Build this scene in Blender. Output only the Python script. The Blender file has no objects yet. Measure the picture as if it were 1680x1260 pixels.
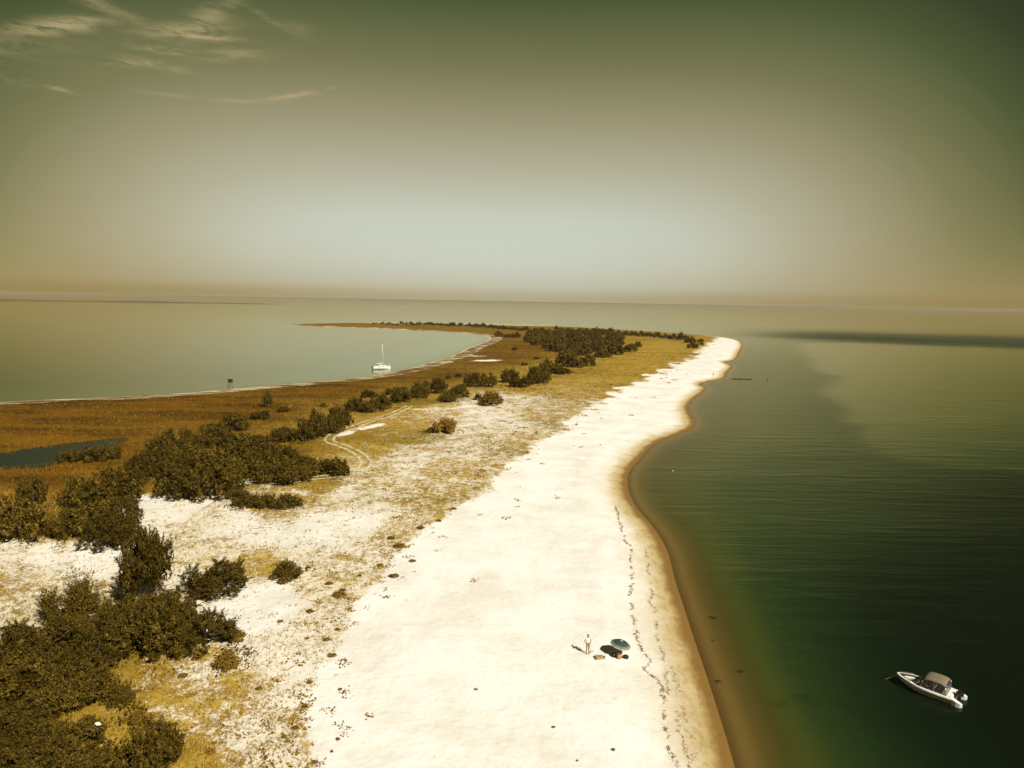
import bpy, bmesh, math, random
import numpy as np
from mathutils import Vector, Matrix

random.seed(7)
rng = np.random.default_rng(11)
sc = bpy.context.scene
col = sc.collection
R_ = math.radians

# ------------------------------------------------------------------ camera
CAM_H = 30.0
FPX = 1200.0                      # focal length in pixels of the 1680 px wide photograph
PITCH = math.atan((630 - 494.5) / FPX)
ROLL = R_(1.0)
fwd = Vector((0, math.cos(PITCH), -math.sin(PITCH)))
r0 = Vector((1, 0, 0)); u0 = r0.cross(fwd)
rgt = r0 * math.cos(ROLL) + u0 * math.sin(ROLL)
upv = -r0 * math.sin(ROLL) + u0 * math.cos(ROLL)
cam = bpy.data.cameras.new('camera')
cam.sensor_width = 36.0
cam.lens = 36.0 * FPX / 1680.0
cam.clip_start = 0.5
cam.clip_end = 90000.0
cam_o = bpy.data.objects.new('camera', cam)
col.objects.link(cam_o)
m3 = Matrix((rgt, upv, -fwd)).transposed()
cam_o.matrix_world = Matrix.Translation((0, 0, CAM_H)) @ m3.to_4x4()
sc.camera = cam_o

# ------------------------------------------------------------------ light, exposure
SUN_AZ = R_(140.8)                # clockwise from the view direction: behind, to the right
SUN_EL = R_(41.0)
EXPO = 0.45
sc.view_settings.view_transform = 'Standard'
sc.view_settings.look = 'None'
sc.view_settings.gamma = 1.0
sc.view_settings.exposure = EXPO
sc.view_settings.use_curve_mapping = False
sun = bpy.data.lights.new('sun', 'SUN')
sun.energy = 4.6
sun.angle = R_(0.53)
sun.color = (1.0, 0.945, 0.83)
sun_o = bpy.data.objects.new('sun', sun)
col.objects.link(sun_o)
sdir = Vector((math.sin(SUN_AZ) * math.cos(SUN_EL), math.cos(SUN_AZ) * math.cos(SUN_EL), math.sin(SUN_EL)))
sun_o.rotation_euler = sdir.to_track_quat('Z', 'Y').to_euler()
sun_o.location = sdir * 200

# ------------------------------------------------------------------ node helpers
def srgb(r, g, b, k=1.0):
    def f(c):
        c /= 255.0
        return (c / 12.92 if c <= 0.04045 else ((c + 0.055) / 1.055) ** 2.4) * k
    return (f(r), f(g), f(b), 1.0)

class NT:
    def __init__(self, tree):
        self.t = tree; self.n = tree.nodes; self.l = tree.links
    def new(self, kind, **kw):
        nd = self.n.new(kind)
        for k, v in kw.items():
            setattr(nd, k, v)
        return nd
    def put(self, sock, v):
        if hasattr(v, 'is_output'):
            self.l.new(v, sock)
        elif isinstance(v, (tuple, list)):
            if sock.type == 'VECTOR': sock.default_value = tuple(v)[:3]
            else: sock.default_value = tuple(v) if len(v) == 4 else tuple(v) + (1.0,)
        else:
            sock.default_value = v
    def math(self, op, a, b=None, c=None, clamp=False):
        nd = self.new('ShaderNodeMath', operation=op, use_clamp=clamp)
        for i, v in enumerate((a, b, c)):
            if v is not None: self.put(nd.inputs[i], v)
        return nd.outputs[0]
    def mix(self, f, a, b, mode='MIX'):
        nd = self.new('ShaderNodeMix', data_type='RGBA', blend_type=mode)
        self.put(nd.inputs[0], f); self.put(nd.inputs[6], a); self.put(nd.inputs[7], b)
        return nd.outputs[2]
    def step(self, v, lo, hi, a=0.0, b=1.0):
        nd = self.new('ShaderNodeMapRange', interpolation_type='SMOOTHSTEP')
        self.put(nd.inputs[0], v); self.put(nd.inputs[1], lo); self.put(nd.inputs[2], hi)
        self.put(nd.inputs[3], a); self.put(nd.inputs[4], b)
        return nd.outputs[0]
    def noise(self, vec, scale, detail=4.0, rough=0.55, dist=0.0):
        nd = self.new('ShaderNodeTexNoise')
        if vec is not None: self.l.new(vec, nd.inputs['Vector'])
        self.put(nd.inputs['Scale'], scale); nd.inputs['Detail'].default_value = detail
        nd.inputs['Roughness'].default_value = rough; nd.inputs['Distortion'].default_value = dist
        return nd.outputs[0]
    def ramp(self, f, stops, interp='LINEAR'):
        nd = self.new('ShaderNodeValToRGB'); cr = nd.color_ramp; cr.interpolation = interp
        while len(cr.elements) < len(stops): cr.elements.new(0.5)
        for e, (p, c) in zip(cr.elements, stops):
            e.position = p; e.color = c if len(c) == 4 else tuple(c) + (1.0,)
        self.put(nd.inputs[0], f)
        return nd.outputs[0]
    def attr(self, name):
        nd = self.new('ShaderNodeAttribute', attribute_name=name)
        return nd.outputs['Fac']
    def pos(self):
        return self.new('ShaderNodeNewGeometry').outputs['Position']
    def mapping(self, vec, scale=(1, 1, 1), rot=(0, 0, 0)):
        nd = self.new('ShaderNodeMapping')
        self.l.new(vec, nd.inputs[0]); nd.inputs['Scale'].default_value = scale; nd.inputs['Rotation'].default_value = rot
        return nd.outputs[0]
    def bump(self, h, strength, dist, normal=None):
        nd = self.new('ShaderNodeBump'); nd.inputs['Strength'].default_value = strength
        nd.inputs['Distance'].default_value = dist; self.l.new(h, nd.inputs['Height'])
        if normal is not None: self.l.new(normal, nd.inputs['Normal'])
        return nd.outputs[0]

def new_mat(name):
    m = bpy.data.materials.new(name); m.use_nodes = True
    m.node_tree.nodes.clear()
    g = NT(m.node_tree)
    g.out = g.new('ShaderNodeOutputMaterial')
    return m, g

# ------------------------------------------------------------------ sky
world = bpy.data.worlds.new('World'); sc.world = world; world.use_nodes = True
g = NT(world.node_tree); g.n.clear()
wout = g.new('ShaderNodeOutputWorld'); bg = g.new('ShaderNodeBackground')
g.l.new(bg.outputs[0], wout.inputs[0])
sky = g.new('ShaderNodeTexSky', sky_type='NISHITA', sun_disc=False)
sky.sun_elevation = SUN_EL; sky.sun_rotation = SUN_AZ
sky.air_density = 1.0; sky.dust_density = 2.0; sky.ozone_density = 1.0
bw = g.new('ShaderNodeRGBToBW'); g.l.new(sky.outputs[0], bw.inputs[0])
tc = g.new('ShaderNodeTexCoord'); sx = g.new('ShaderNodeSeparateXYZ'); g.l.new(tc.outputs['Generated'], sx.inputs[0])
X, Y, Z = sx.outputs
elev = g.math('ARCSINE', Z)
az = g.math('ARCTAN2', X, Y)
elp = g.math('MAXIMUM', elev, 0.0)
# a hazy, sepia-toned sky: pale low down, olive green high up
rr = g.math('SQRT', g.math('ADD', g.math('POWER', g.math('SUBTRACT', elp, 0.05), 2.0),
                           g.math('POWER', g.math('MULTIPLY', g.math('POWER', g.math('MINIMUM', g.math('ABSOLUTE', g.math('ADD', az, 0.04)), 1.0), 2.0), 0.73), 2.0)))
SKYK = 2 ** -EXPO
tone = g.ramp(rr, [(0.00, srgb(203, 215, 208, SKYK)), (0.06, srgb(197, 204, 190, SKYK)), (0.12, srgb(178, 176, 152, SKYK)),
                   (0.18, srgb(157, 151, 119, SKYK)), (0.245, srgb(122, 122, 84, SKYK)), (0.32, srgb(80, 91, 55, SKYK)),
                   (0.37, srgb(57, 67, 42, SKYK)), (0.43, srgb(38, 47, 34, SKYK)), (1.0, srgb(42, 46, 31, SKYK))])
hz = g.math('POWER', 2.718, g.math('MULTIPLY', elp, -16.0))
azf = g.step(g.math('ABSOLUTE', az), 0.0, 0.65)
hcol = g.mix(azf, srgb(198, 189, 159, SKYK), srgb(172, 153, 101, SKYK))
tone = g.mix(hz, tone, hcol)
# soft band of thicker haze lying on the horizon
band = g.math('MULTIPLY', g.step(elp, 0.0, 0.003), g.step(elp, 0.022, 0.006))
tone = g.mix(g.math('MULTIPLY', band, 0.55), tone, g.mix(azf, srgb(184, 171, 130, SKYK), srgb(156, 132, 78, SKYK)))
# the daylight sky's own brightness runs through it, softly
lum = g.math('POWER', g.math('MULTIPLY', bw.outputs[0], 1 / 3.6), 0.15)
tone = g.mix(1.0, tone, lum, 'MULTIPLY')
# high thin cirrus
vec = g.new('ShaderNodeCombineXYZ'); g.put(vec.inputs[0], az); g.put(vec.inputs[1], elev)
cn = g.noise(g.mapping(vec.outputs[0], (5, 26, 1), (0, 0, R_(9))), 2.2, 7.0, 0.62, 0.9)
cn2 = g.noise(g.mapping(vec.outputs[0], (22, 80, 1), (0, 0, R_(14))), 2.0, 7.0, 0.7, 0.4)
fib = g.step(g.math('ADD', g.math('MULTIPLY', cn, 0.7), g.math('MULTIPLY', cn2, 0.3)), 0.43, 0.66)
fib2 = g.step(g.math('ADD', g.math('MULTIPLY', cn, 0.5), g.math('MULTIPLY', cn2, 0.5)), 0.37, 0.60)
def cloud(px, py, lx, ly, ang, amp, f=fib2):
    d = (fwd + rgt * ((px - 840) / FPX) - upv * ((py - 630) / FPX)).normalized()
    a0 = math.atan2(d.x, d.y); e0 = math.asin(d.z)
    da = g.math('SUBTRACT', az, a0); de = g.math('SUBTRACT', elev, e0)
    c, s = math.cos(ang), math.sin(ang)
    a = g.math('DIVIDE', g.math('ADD', g.math('MULTIPLY', da, c), g.math('MULTIPLY', de, s)), lx / FPX)
    b = g.math('DIVIDE', g.math('SUBTRACT', g.math('MULTIPLY', de, c), g.math('MULTIPLY', da, s)), ly / FPX)
    q = g.math('POWER', 2.718, g.math('MULTIPLY', g.math('ADD', g.math('MULTIPLY', a, a), g.math('MULTIPLY', b, b)), -1.0))
    return g.math('MULTIPLY', g.math('MULTIPLY', q, f), amp)
cl = None
for args in [(92, 44, 62, 9, R_(15), 1.0), (125, 33, 45, 5, R_(10), .7), (300, 50, 60, 10, R_(12), .75), (345, 28, 50, 16, R_(38), .55), (330, 60, 52, 5, R_(3), .9),
             (270, 82, 38, 4.5, R_(2), .8), (380, 90, 48, 8, R_(8), .5), (205, 103, 22, 5, R_(5), .8), (255, 105, 38, 5, R_(-6), .7), (95, 146, 16, 3, R_(-8), .7),
             (490, 155, 48, 3.6, R_(14), .8), (395, 166, 34, 2.4, R_(3), .45), (30, 128, 30, 8, 0, .35), (160, 6, 70, 8, R_(-14), .45),
             (488, 45, 24, 7, 0, .3), (440, 30, 60, 5, R_(-20), .25), (280, 156, 40, 2.5, 0, .25), (-200, 60, 160, 20, R_(8), .6), (-500, 20, 240, 30, R_(5), .6)]:
    q = cloud(*args)
    cl = q if cl is None else g.math('MAXIMUM', cl, q)
far = g.math('MULTIPLY', g.math('MULTIPLY', fib, g.step(elev, 0.42, 0.7)), 0.3)
cl = g.math('MINIMUM', g.math('MAXIMUM', cl, far), 1.0)
tone = g.mix(g.math('MULTIPLY', cl, 0.85), tone, srgb(192, 173, 128, SKYK))
g.l.new(tone, bg.inputs[0]); bg.inputs[1].default_value = 1.0

world.cycles.sampling_method = 'MANUAL'; world.cycles.sample_map_resolution = 256
sc.cycles.use_denoising = True
sc.cycles.use_adaptive_sampling = True
sc.cycles.adaptive_threshold = 0.02
sc.cycles.max_bounces = 6
sc.cycles.diffuse_bounces = 2
sc.cycles.glossy_bounces = 2
sc.cycles.transparent_max_bounces = 8
sc.cycles.volume_bounces = 0
sc.cycles.caustics_reflective = False
sc.cycles.caustics_refractive = False

# ------------------------------------------------------------------ geometry helpers
def ray(px, py):
    return fwd + rgt * ((px - 840) / FPX) - upv * ((py - 630) / FPX)

def at(px, py, z=0.0):
    """ground point at height z seen at a place in the photograph"""
    d = ray(px, py)
    t = (z - CAM_H) / d.z
    return Vector((d.x * t, d.y * t, z))

def mpp(p):
    return (Vector(p) - Vector((0, 0, CAM_H))).dot(fwd) / FPX

def vnoise(x, y, seed=0):
    xi = np.floor(x).astype(np.int64); yi = np.floor(y).astype(np.int64)
    xf = x - xi; yf = y - yi
    def h(a, b):
        n = (a * 374761393 + b * 668265263 + seed * 974634353) & 0x7fffffff
        n = ((n ^ (n >> 13)) * 1274126177) & 0x7fffffff
        n = n ^ (n >> 16)
        return (n & 0xffff) / 65535.0
    u = xf * xf * (3 - 2 * xf); v = yf * yf * (3 - 2 * yf)
    return (h(xi, yi) * (1 - u) + h(xi + 1, yi) * u) * (1 - v) + (h(xi, yi + 1) * (1 - u) + h(xi + 1, yi + 1) * u) * v

def fbm(x, y, seed=0, oct=4):
    s = 0; a = 0.5; f = 1.0
    for i in range(oct):
        s = s + a * vnoise(x * f, y * f, seed + i); a *= 0.5; f *= 2.03
    return s / (1 - 0.5 ** oct)

def seg_dist(x, y, pts):
    best = np.full(x.shape, 1e9)
    for (ax, ay), (bx, by) in zip(pts[:-1], pts[1:]):
        dx, dy = bx - ax, by - ay
        L = dx * dx + dy * dy + 1e-9
        t = np.clip(((x - ax) * dx + (y - ay) * dy) / L, 0, 1)
        best = np.minimum(best, np.hypot(x - ax - t * dx, y - ay - t * dy))
    return best

def inside(x, y, poly):
    r = np.zeros(x.shape, bool)
    n = len(poly)
    for i in range(n):
        ax, ay = poly[i]; bx, by = poly[(i + 1) % n]
        if ay == by: continue
        c = ((ay > y) != (by > y)) & (x < (bx - ax) * (y - ay) / (by - ay) + ax)
        r ^= c
    return r

def smooth(pts, n=3):
    """Catmull-Rom rounding of a polyline"""
    out = []
    P = [Vector(p) for p in pts]
    for i in range(len(P) - 1):
        a = P[max(i - 1, 0)]; b = P[i]; c = P[i + 1]; d = P[min(i + 2, len(P) - 1)]
        for k in range(n):
            t = k / n
            out.append(tuple(0.5 * ((2 * b) + (c - a) * t + (2 * a - 5 * b + 4 * c - d) * t * t + (3 * b - a - 3 * c + d) * t ** 3)))
    out.append(tuple(P[-1]))
    return out

def sstep(v, a, b):
    t = np.clip((v - a) / (b - a), 0, 1)
    return t * t * (3 - 2 * t)

def ground_xy(pxs):
    return [tuple(at(a, b))[:2] for a, b in pxs]

ocean_px = [(1400, 2000), (1285, 1500), (1215, 1290), (1190, 1205), (1160, 1111), (1136, 1040), (1120, 990), (1107, 950), (1097, 910), (1085, 885),
            (1068, 860), (1050, 840), (1037, 820), (1030, 800), (1030, 780), (1038, 765), (1052, 750), (1065, 735), (1085, 722), (1110, 713),
            (1130, 704), (1139, 695), (1135, 684), (1129, 670), (1137, 656), (1159, 638), (1150, 631), (1164, 626), (1189, 620), (1193, 611),
            (1202, 601), (1190, 594), (1207, 590), (1214, 578), (1219, 567), (1215, 560), (1200, 555.5), (1168, 551.5)]
back_px = [(1168, 551.5), (1100, 546), (1000, 540), (900, 534), (800, 530.5), (700, 528.5), (620, 528), (560, 530), (500, 531.5), (470, 532.3)]
bay_px = [(470, 532.3), (500, 535), (545, 536.5), (580, 537.5), (620, 539), (660, 541), (700, 543), (750, 546), (790, 550), (803, 554), (800, 559),
          (785, 565), (770, 570), (757, 577), (740, 585), (715, 592), (690, 600), (660, 607), (640, 612), (600, 618), (540, 625), (480, 630),
          (420, 635), (380, 638), (300, 645), (200, 651), (100, 655), (0, 660), (-200, 671), (-500, 688)]
ocean = smooth(ground_xy(ocean_px), 3)
back = smooth(ground_xy(back_px), 2)
bay = smooth(ground_xy(bay_px), 3) + [(-420.0, 120.0)]
land = ocean + back[1:] + bay[1:] + [(-420.0, -60.0), (60.0, -60.0)]
pond_px = [(-120, 752), (-60, 750), (0, 747), (40, 740), (110, 730), (187, 722), (212, 721), (205, 728), (170, 742), (120, 758), (73, 770), (20, 773), (-60, 772), (-120, 765)]
pond = ground_xy(pond_px)
veg_edge = ground_xy([(600, 1700), (528, 1300), (512, 1230), (508, 1190), (532, 1120), (556, 1060), (582, 1000), (615, 955), (650, 915), (700, 875), (750, 840), (800, 808),
                      (845, 765), (880, 730), (930, 700), (975, 668), (1010, 642), (1060, 621), (1100, 602), (1130, 587), (1160, 565), (1172, 553)])
beach_poly = veg_edge + list(reversed(back[:4]))[3:4] + [p for p in reversed(ocean)] + [(40, -40), (-14, -40)]

VEG = [  # place in the photograph, plant cover, share of brown marsh grass
 (100, 670, 1, 1), (0, 700, 1, 1), (300, 670, 1, 1), (400, 680, 1, 1), (550, 640, 1, 1), (700, 620, 1, .9), (800, 590, 1, .9), (850, 570, 1, .9),
 (900, 560, 1, .8), (640, 534, 1, .7), (720, 536, 1, .7), (-100, 700, 1, 1), (-100, 800, 1, 1), (-100, 900, .8, .5), (-100, 1000, .5, .3),
 (60, 790, 1, 1), (150, 745, 1, 1), (230, 770, 1, .9), (240, 800, .9, .8), (20, 860, .9, .7), (90, 880, .8, .6), (330, 760, 1, .8), (450, 740, 1, .7),
 (0, 920, .35, .1), (80, 920, .28, .1), (150, 930, .22, .1), (60, 980, .42, .2), (20, 1040, .45, .2), (150, 1000, .45, .2),
 (130, 1100, 1, .6), (60, 1180, 1, .7), (180, 1130, .95, .5), (200, 1200, .72, .2), (260, 1150, .56, .1), (320, 1120, .5, .05), (300, 1200, .55, .05),
 (380, 1160, .52, .05), (420, 1230, .38, .05), (480, 1240, .38, .05), (480, 1150, .32, 0), (440, 1080, .34, 0), (420, 1030, .14, 0), (500, 1050, .32, 0),
 (520, 980, .4, 0), (560, 960, .45, 0), (450, 1000, .12, 0), (300, 850, .28, 0), (260, 840, .18, 0), (330, 870, .33, 0), (400, 880, .24, 0),
 (360, 910, .4, 0), (450, 900, .22, 0), (430, 935, .6, .05), (520, 880, .18, 0), (600, 870, .2, 0), (640, 890, .5, .05), (560, 830, .34, 0),
 (500, 830, .5, .1), (450, 850, .5, .1), (520, 810, .75, .15), (640, 790, .42, 0), (600, 740, .7, .1), (580, 720, .8, .15), (650, 720, .66, .05),
 (680, 760, .38, 0), (720, 830, .52, .05), (760, 790, .5, .05), (780, 740, .42, 0), (860, 740, .55, .05), (820, 700, .34, 0), (900, 690, .52, .05),
 (780, 680, .3, 0), (850, 660, .4, 0), (680, 660, .9, .3), (740, 680, .5, 0), (900, 645, .62, .05), (960, 630, .7, .05), (1000, 610, .85, .1),
 (1080, 580, .95, .05), (1110, 570, .95, .05), (950, 610, .85, .15), (870, 640, .8, .1), (1050, 600, .8, .1), (1150, 565, .9, .2), (1020, 560, 1, .3),
 (300, 1300, .7, .2), (100, 1300, 1, .5), (500, 1300, .4, 0)]
TRACKS = [([(668, 676), (705, 678), (740, 677), (800, 668)], 0.0, .9),
          ([(560, 722), (590, 711), (625, 703)], 0.0, 1.6),
          ([(385, 803), (405, 800)], 0.0, 1.3)]
RUTS = [([(480, 803), (530, 795), (575, 787), (600, 773), (592, 756), (562, 741), (541, 733), (546, 722), (570, 712), (600, 700), (630, 692), (655, 680), (672, 671)],   .85, .26),
        ([(285, 900), (320, 868), (350, 845), (380, 827)], .75, .26),
        ([(-40, 1110), (0, 1075), (40, 1040), (90, 1005), (115, 985)], .75, .28),
        ([(640, 692), (690, 691)], 0.0, .5), ([(455, 806), (480, 803)], 0.0, .5)]

def u_of(x, y):
    return x / y

vp = np.array([tuple(at(a, b))[:2] for a, b, _, _ in VEG])
vu = np.stack([vp[:, 0] / vp[:, 1] * 1.0, np.log(vp[:, 1]) * 0.55], 1)
vv = np.array([[c, d] for _, _, c, d in VEG])

def cover(x, y):
    """plant cover and marsh share at world positions"""
    yy = np.maximum(y, 8.0)
    q0 = np.clip(x / yy, -1.3, 1.3); q1 = np.log(yy) * 0.55
    num = np.zeros(x.shape + (2,)); den = np.zeros(x.shape)
    for (a, b), v in zip(vu, vv):
        w = 1.0 / ((q0 - a) ** 2 + (q1 - b) ** 2 + 2e-4) ** 2
        num += w[..., None] * v; den += w
    r = num / den[..., None]
    bare = inside(x, y, beach_poly)
    dv = seg_dist(x, y, veg_edge)
    sd = np.where(bare, -dv, dv)            # positive on the dune side
    sd = sd + (fbm(x * .22, y * .12, 41) - .40) * np.clip(yy * .055, 2, 16) + (fbm(x * .9, y * .6, 43) - .5) * np.clip(yy * .02, .8, 5)
    wid = np.clip(yy * 0.012, .6, 6)
    r[..., 0] = r[..., 0] * sstep(sd, -wid, wid * 0.8)
    r[..., 1] = r[..., 1] * sstep(sd, -1, 1)
    # bare tracks
    for pts, gap, hw in TRACKS:
        d = seg_dist(x, y, smooth(ground_xy(pts), 3))
        if gap: d = np.abs(d - gap)
        r[..., 0] *= 1 - 0.9 * (1 - sstep(d, hw * 0.3, hw * 1.35)) * (.35 + .65 * sstep(fbm(x * .35, y * .35, 15), .35, .6))
    # sandy flats by the bay
    db = seg_dist(x, y, bay)
    st = fbm(x * 0.05, y * 0.12, 5)
    k = (1 - sstep(db, 7.0, 13)) * sstep(st, .28, .42)
    r[..., 0] *= 1 - 0.95 * k
    for (a, b, rx, ry) in [(770, 585, 35, 4), (790, 594, 40, 3.2), (745, 596, 30, 2.5), (690, 603, 25, 2), (760, 577, 10, 4), (488, 532.5, 16, 1.2)]:
        c = at(a, b); s = mpp(c)
        q = ((x - c.x) / (rx * s)) ** 2 + ((y - c.y) / (ry * s * 8)) ** 2
        r[..., 0] *= 1 - 0.95 * (1 - sstep(q, .4, 1.1)) * sstep(fbm(x * .06, y * .06, 9), .32, .5)
    return r

def height(x, y):
    x = np.asarray(x, float); y = np.asarray(y, float)
    ins = inside(x, y, land)
    do = seg_dist(x, y, ocean); dk = seg_dist(x, y, back); db = seg_dist(x, y, bay)
    d = np.minimum(np.minimum(do, dk), db)
    n = fbm(x * 0.09, y * 0.09, 3) - 0.5
    n2 = fbm(x * 0.5, y * 0.5, 8) - 0.5
    hi = 0.075 * np.minimum(d, 8) + 0.5 * sstep(np.minimum(do, dk), 8, 30) * sstep(db, 10, 45)
    hi = hi + (n * 0.7 * sstep(do, 18, 40) + n2 * 0.10) * sstep(d, 2, 12)
    lo = -np.minimum(0.075 * d, 3.0)
    h = np.where(ins, hi, lo)
    # pond basin
    pi = inside(x, y, pond); dp = seg_dist(x, y, pond + pond[:1])
    sdp = np.where(pi, -dp, dp)
    h = np.where(sdp < 6, np.minimum(h, 0.45 + 0.03 * sdp) * sstep(sdp, -5, 3) + 0.06 * (1 - sstep(sdp, -5, 3)), h)
    return h, ins, do, db, d

TERR = {}
def lookup(x, y):
    """terrain height, plant cover and shore distances read back from the ground grid"""
    x = np.asarray(x, float); y = np.asarray(y, float)
    fu = np.clip((x / y - TERR['u0']) / TERR['du'], 0, TERR['n'][1] - 1.001)
    fy = np.clip((np.log(y / TERR['y0'])) / TERR['dy'], 0, TERR['n'][0] - 1.001)
    i = fy.astype(int); j = fu.astype(int); a = (fy - i)[..., None]; b = (fu - j)[..., None]
    D = TERR['data']
    return (D[i, j] * (1 - b) + D[i, j + 1] * b) * (1 - a) + (D[i + 1, j] * (1 - b) + D[i + 1, j + 1] * b) * a

def gz(x, y):
    return float(lookup(np.array([x]), np.array([y]))[0, 0])

def gat(px, py):
    """terrain point seen at a place in the photograph"""
    z = 0.5
    for _ in range(4):
        p = at(px, py, z); z = max(gz(p.x, p.y), 0.0)
    return Vector((p.x, p.y, z))

def mesh_obj(name, verts, faces, mat=None, parent=None, smooth_=False):
    me = bpy.data.meshes.new(name)
    me.from_pydata([tuple(v) for v in verts], [], faces)
    if mat: me.materials.append(mat)
    if smooth_: me.polygons.foreach_set('use_smooth', [True] * len(me.polygons))
    me.update()
    o = bpy.data.objects.new(name, me); col.objects.link(o)
    if parent: o.parent = parent
    return o

def np_mesh(name, V, F, mat=None, attrs=None, smooth_=False):
    """V (n,3), F (m,k) all faces with k corners"""
    me = bpy.data.meshes.new(name)
    k = F.shape[1]
    me.vertices.add(len(V)); me.vertices.foreach_set('co', V.astype(np.float32).ravel())
    me.loops.add(F.size); me.loops.foreach_set('vertex_index', F.astype(np.int32).ravel())
    me.polygons.add(len(F)); me.polygons.foreach_set('loop_start', np.arange(0, F.size, k, dtype=np.int32))
    me.polygons.foreach_set('loop_total', np.full(len(F), k, dtype=np.int32))
    if smooth_: me.polygons.foreach_set('use_smooth', np.ones(len(F), bool))
    for n, a in (attrs or {}).items():
        at_ = me.attributes.new(n, 'FLOAT', 'POINT'); at_.data.foreach_set('value', np.asarray(a, np.float32).ravel())
    if mat: me.materials.append(mat)
    me.update(calc_edges=True)
    return me

def link(name, me, parent=None):
    o = bpy.data.objects.new(name, me); col.objects.link(o)
    if parent: o.parent = parent
    return o

def tag(o, label=None, cat=None, group=None, kind=None):
    if label: o['label'] = label
    if cat: o['category'] = cat
    if group: o['group'] = group
    if kind: o['kind'] = kind
    return o

def empty(name, loc, rz=0.0):
    o = bpy.data.objects.new(name, None); col.objects.link(o)
    o.location = loc; o.rotation_euler = (0, 0, rz); o.empty_display_size = 0.3
    return o

def plain(name, colr, rough=0.6, metal=0.0, var=0.15, scale=8.0, spec=0.5, alpha=1.0, trans=0.0):
    m, g = new_mat(name)
    b = g.new('ShaderNodeBsdfPrincipled')
    co = g.new('ShaderNodeTexCoord')
    n = g.noise(co.outputs['Object'], scale, 4.0)
    c = g.mix(n, tuple(v * (1 - var) for v in colr[:3]), tuple(min(1, v * (1 + var)) for v in colr[:3]))
    g.l.new(c, b.inputs['Base Color'])
    b.inputs['Roughness'].default_value = rough; b.inputs['Metallic'].default_value = metal
    b.inputs['Specular IOR Level'].default_value = spec
    b.inputs['Alpha'].default_value = alpha
    g.l.new(b.outputs[0], g.out.inputs[0])
    return m

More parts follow.
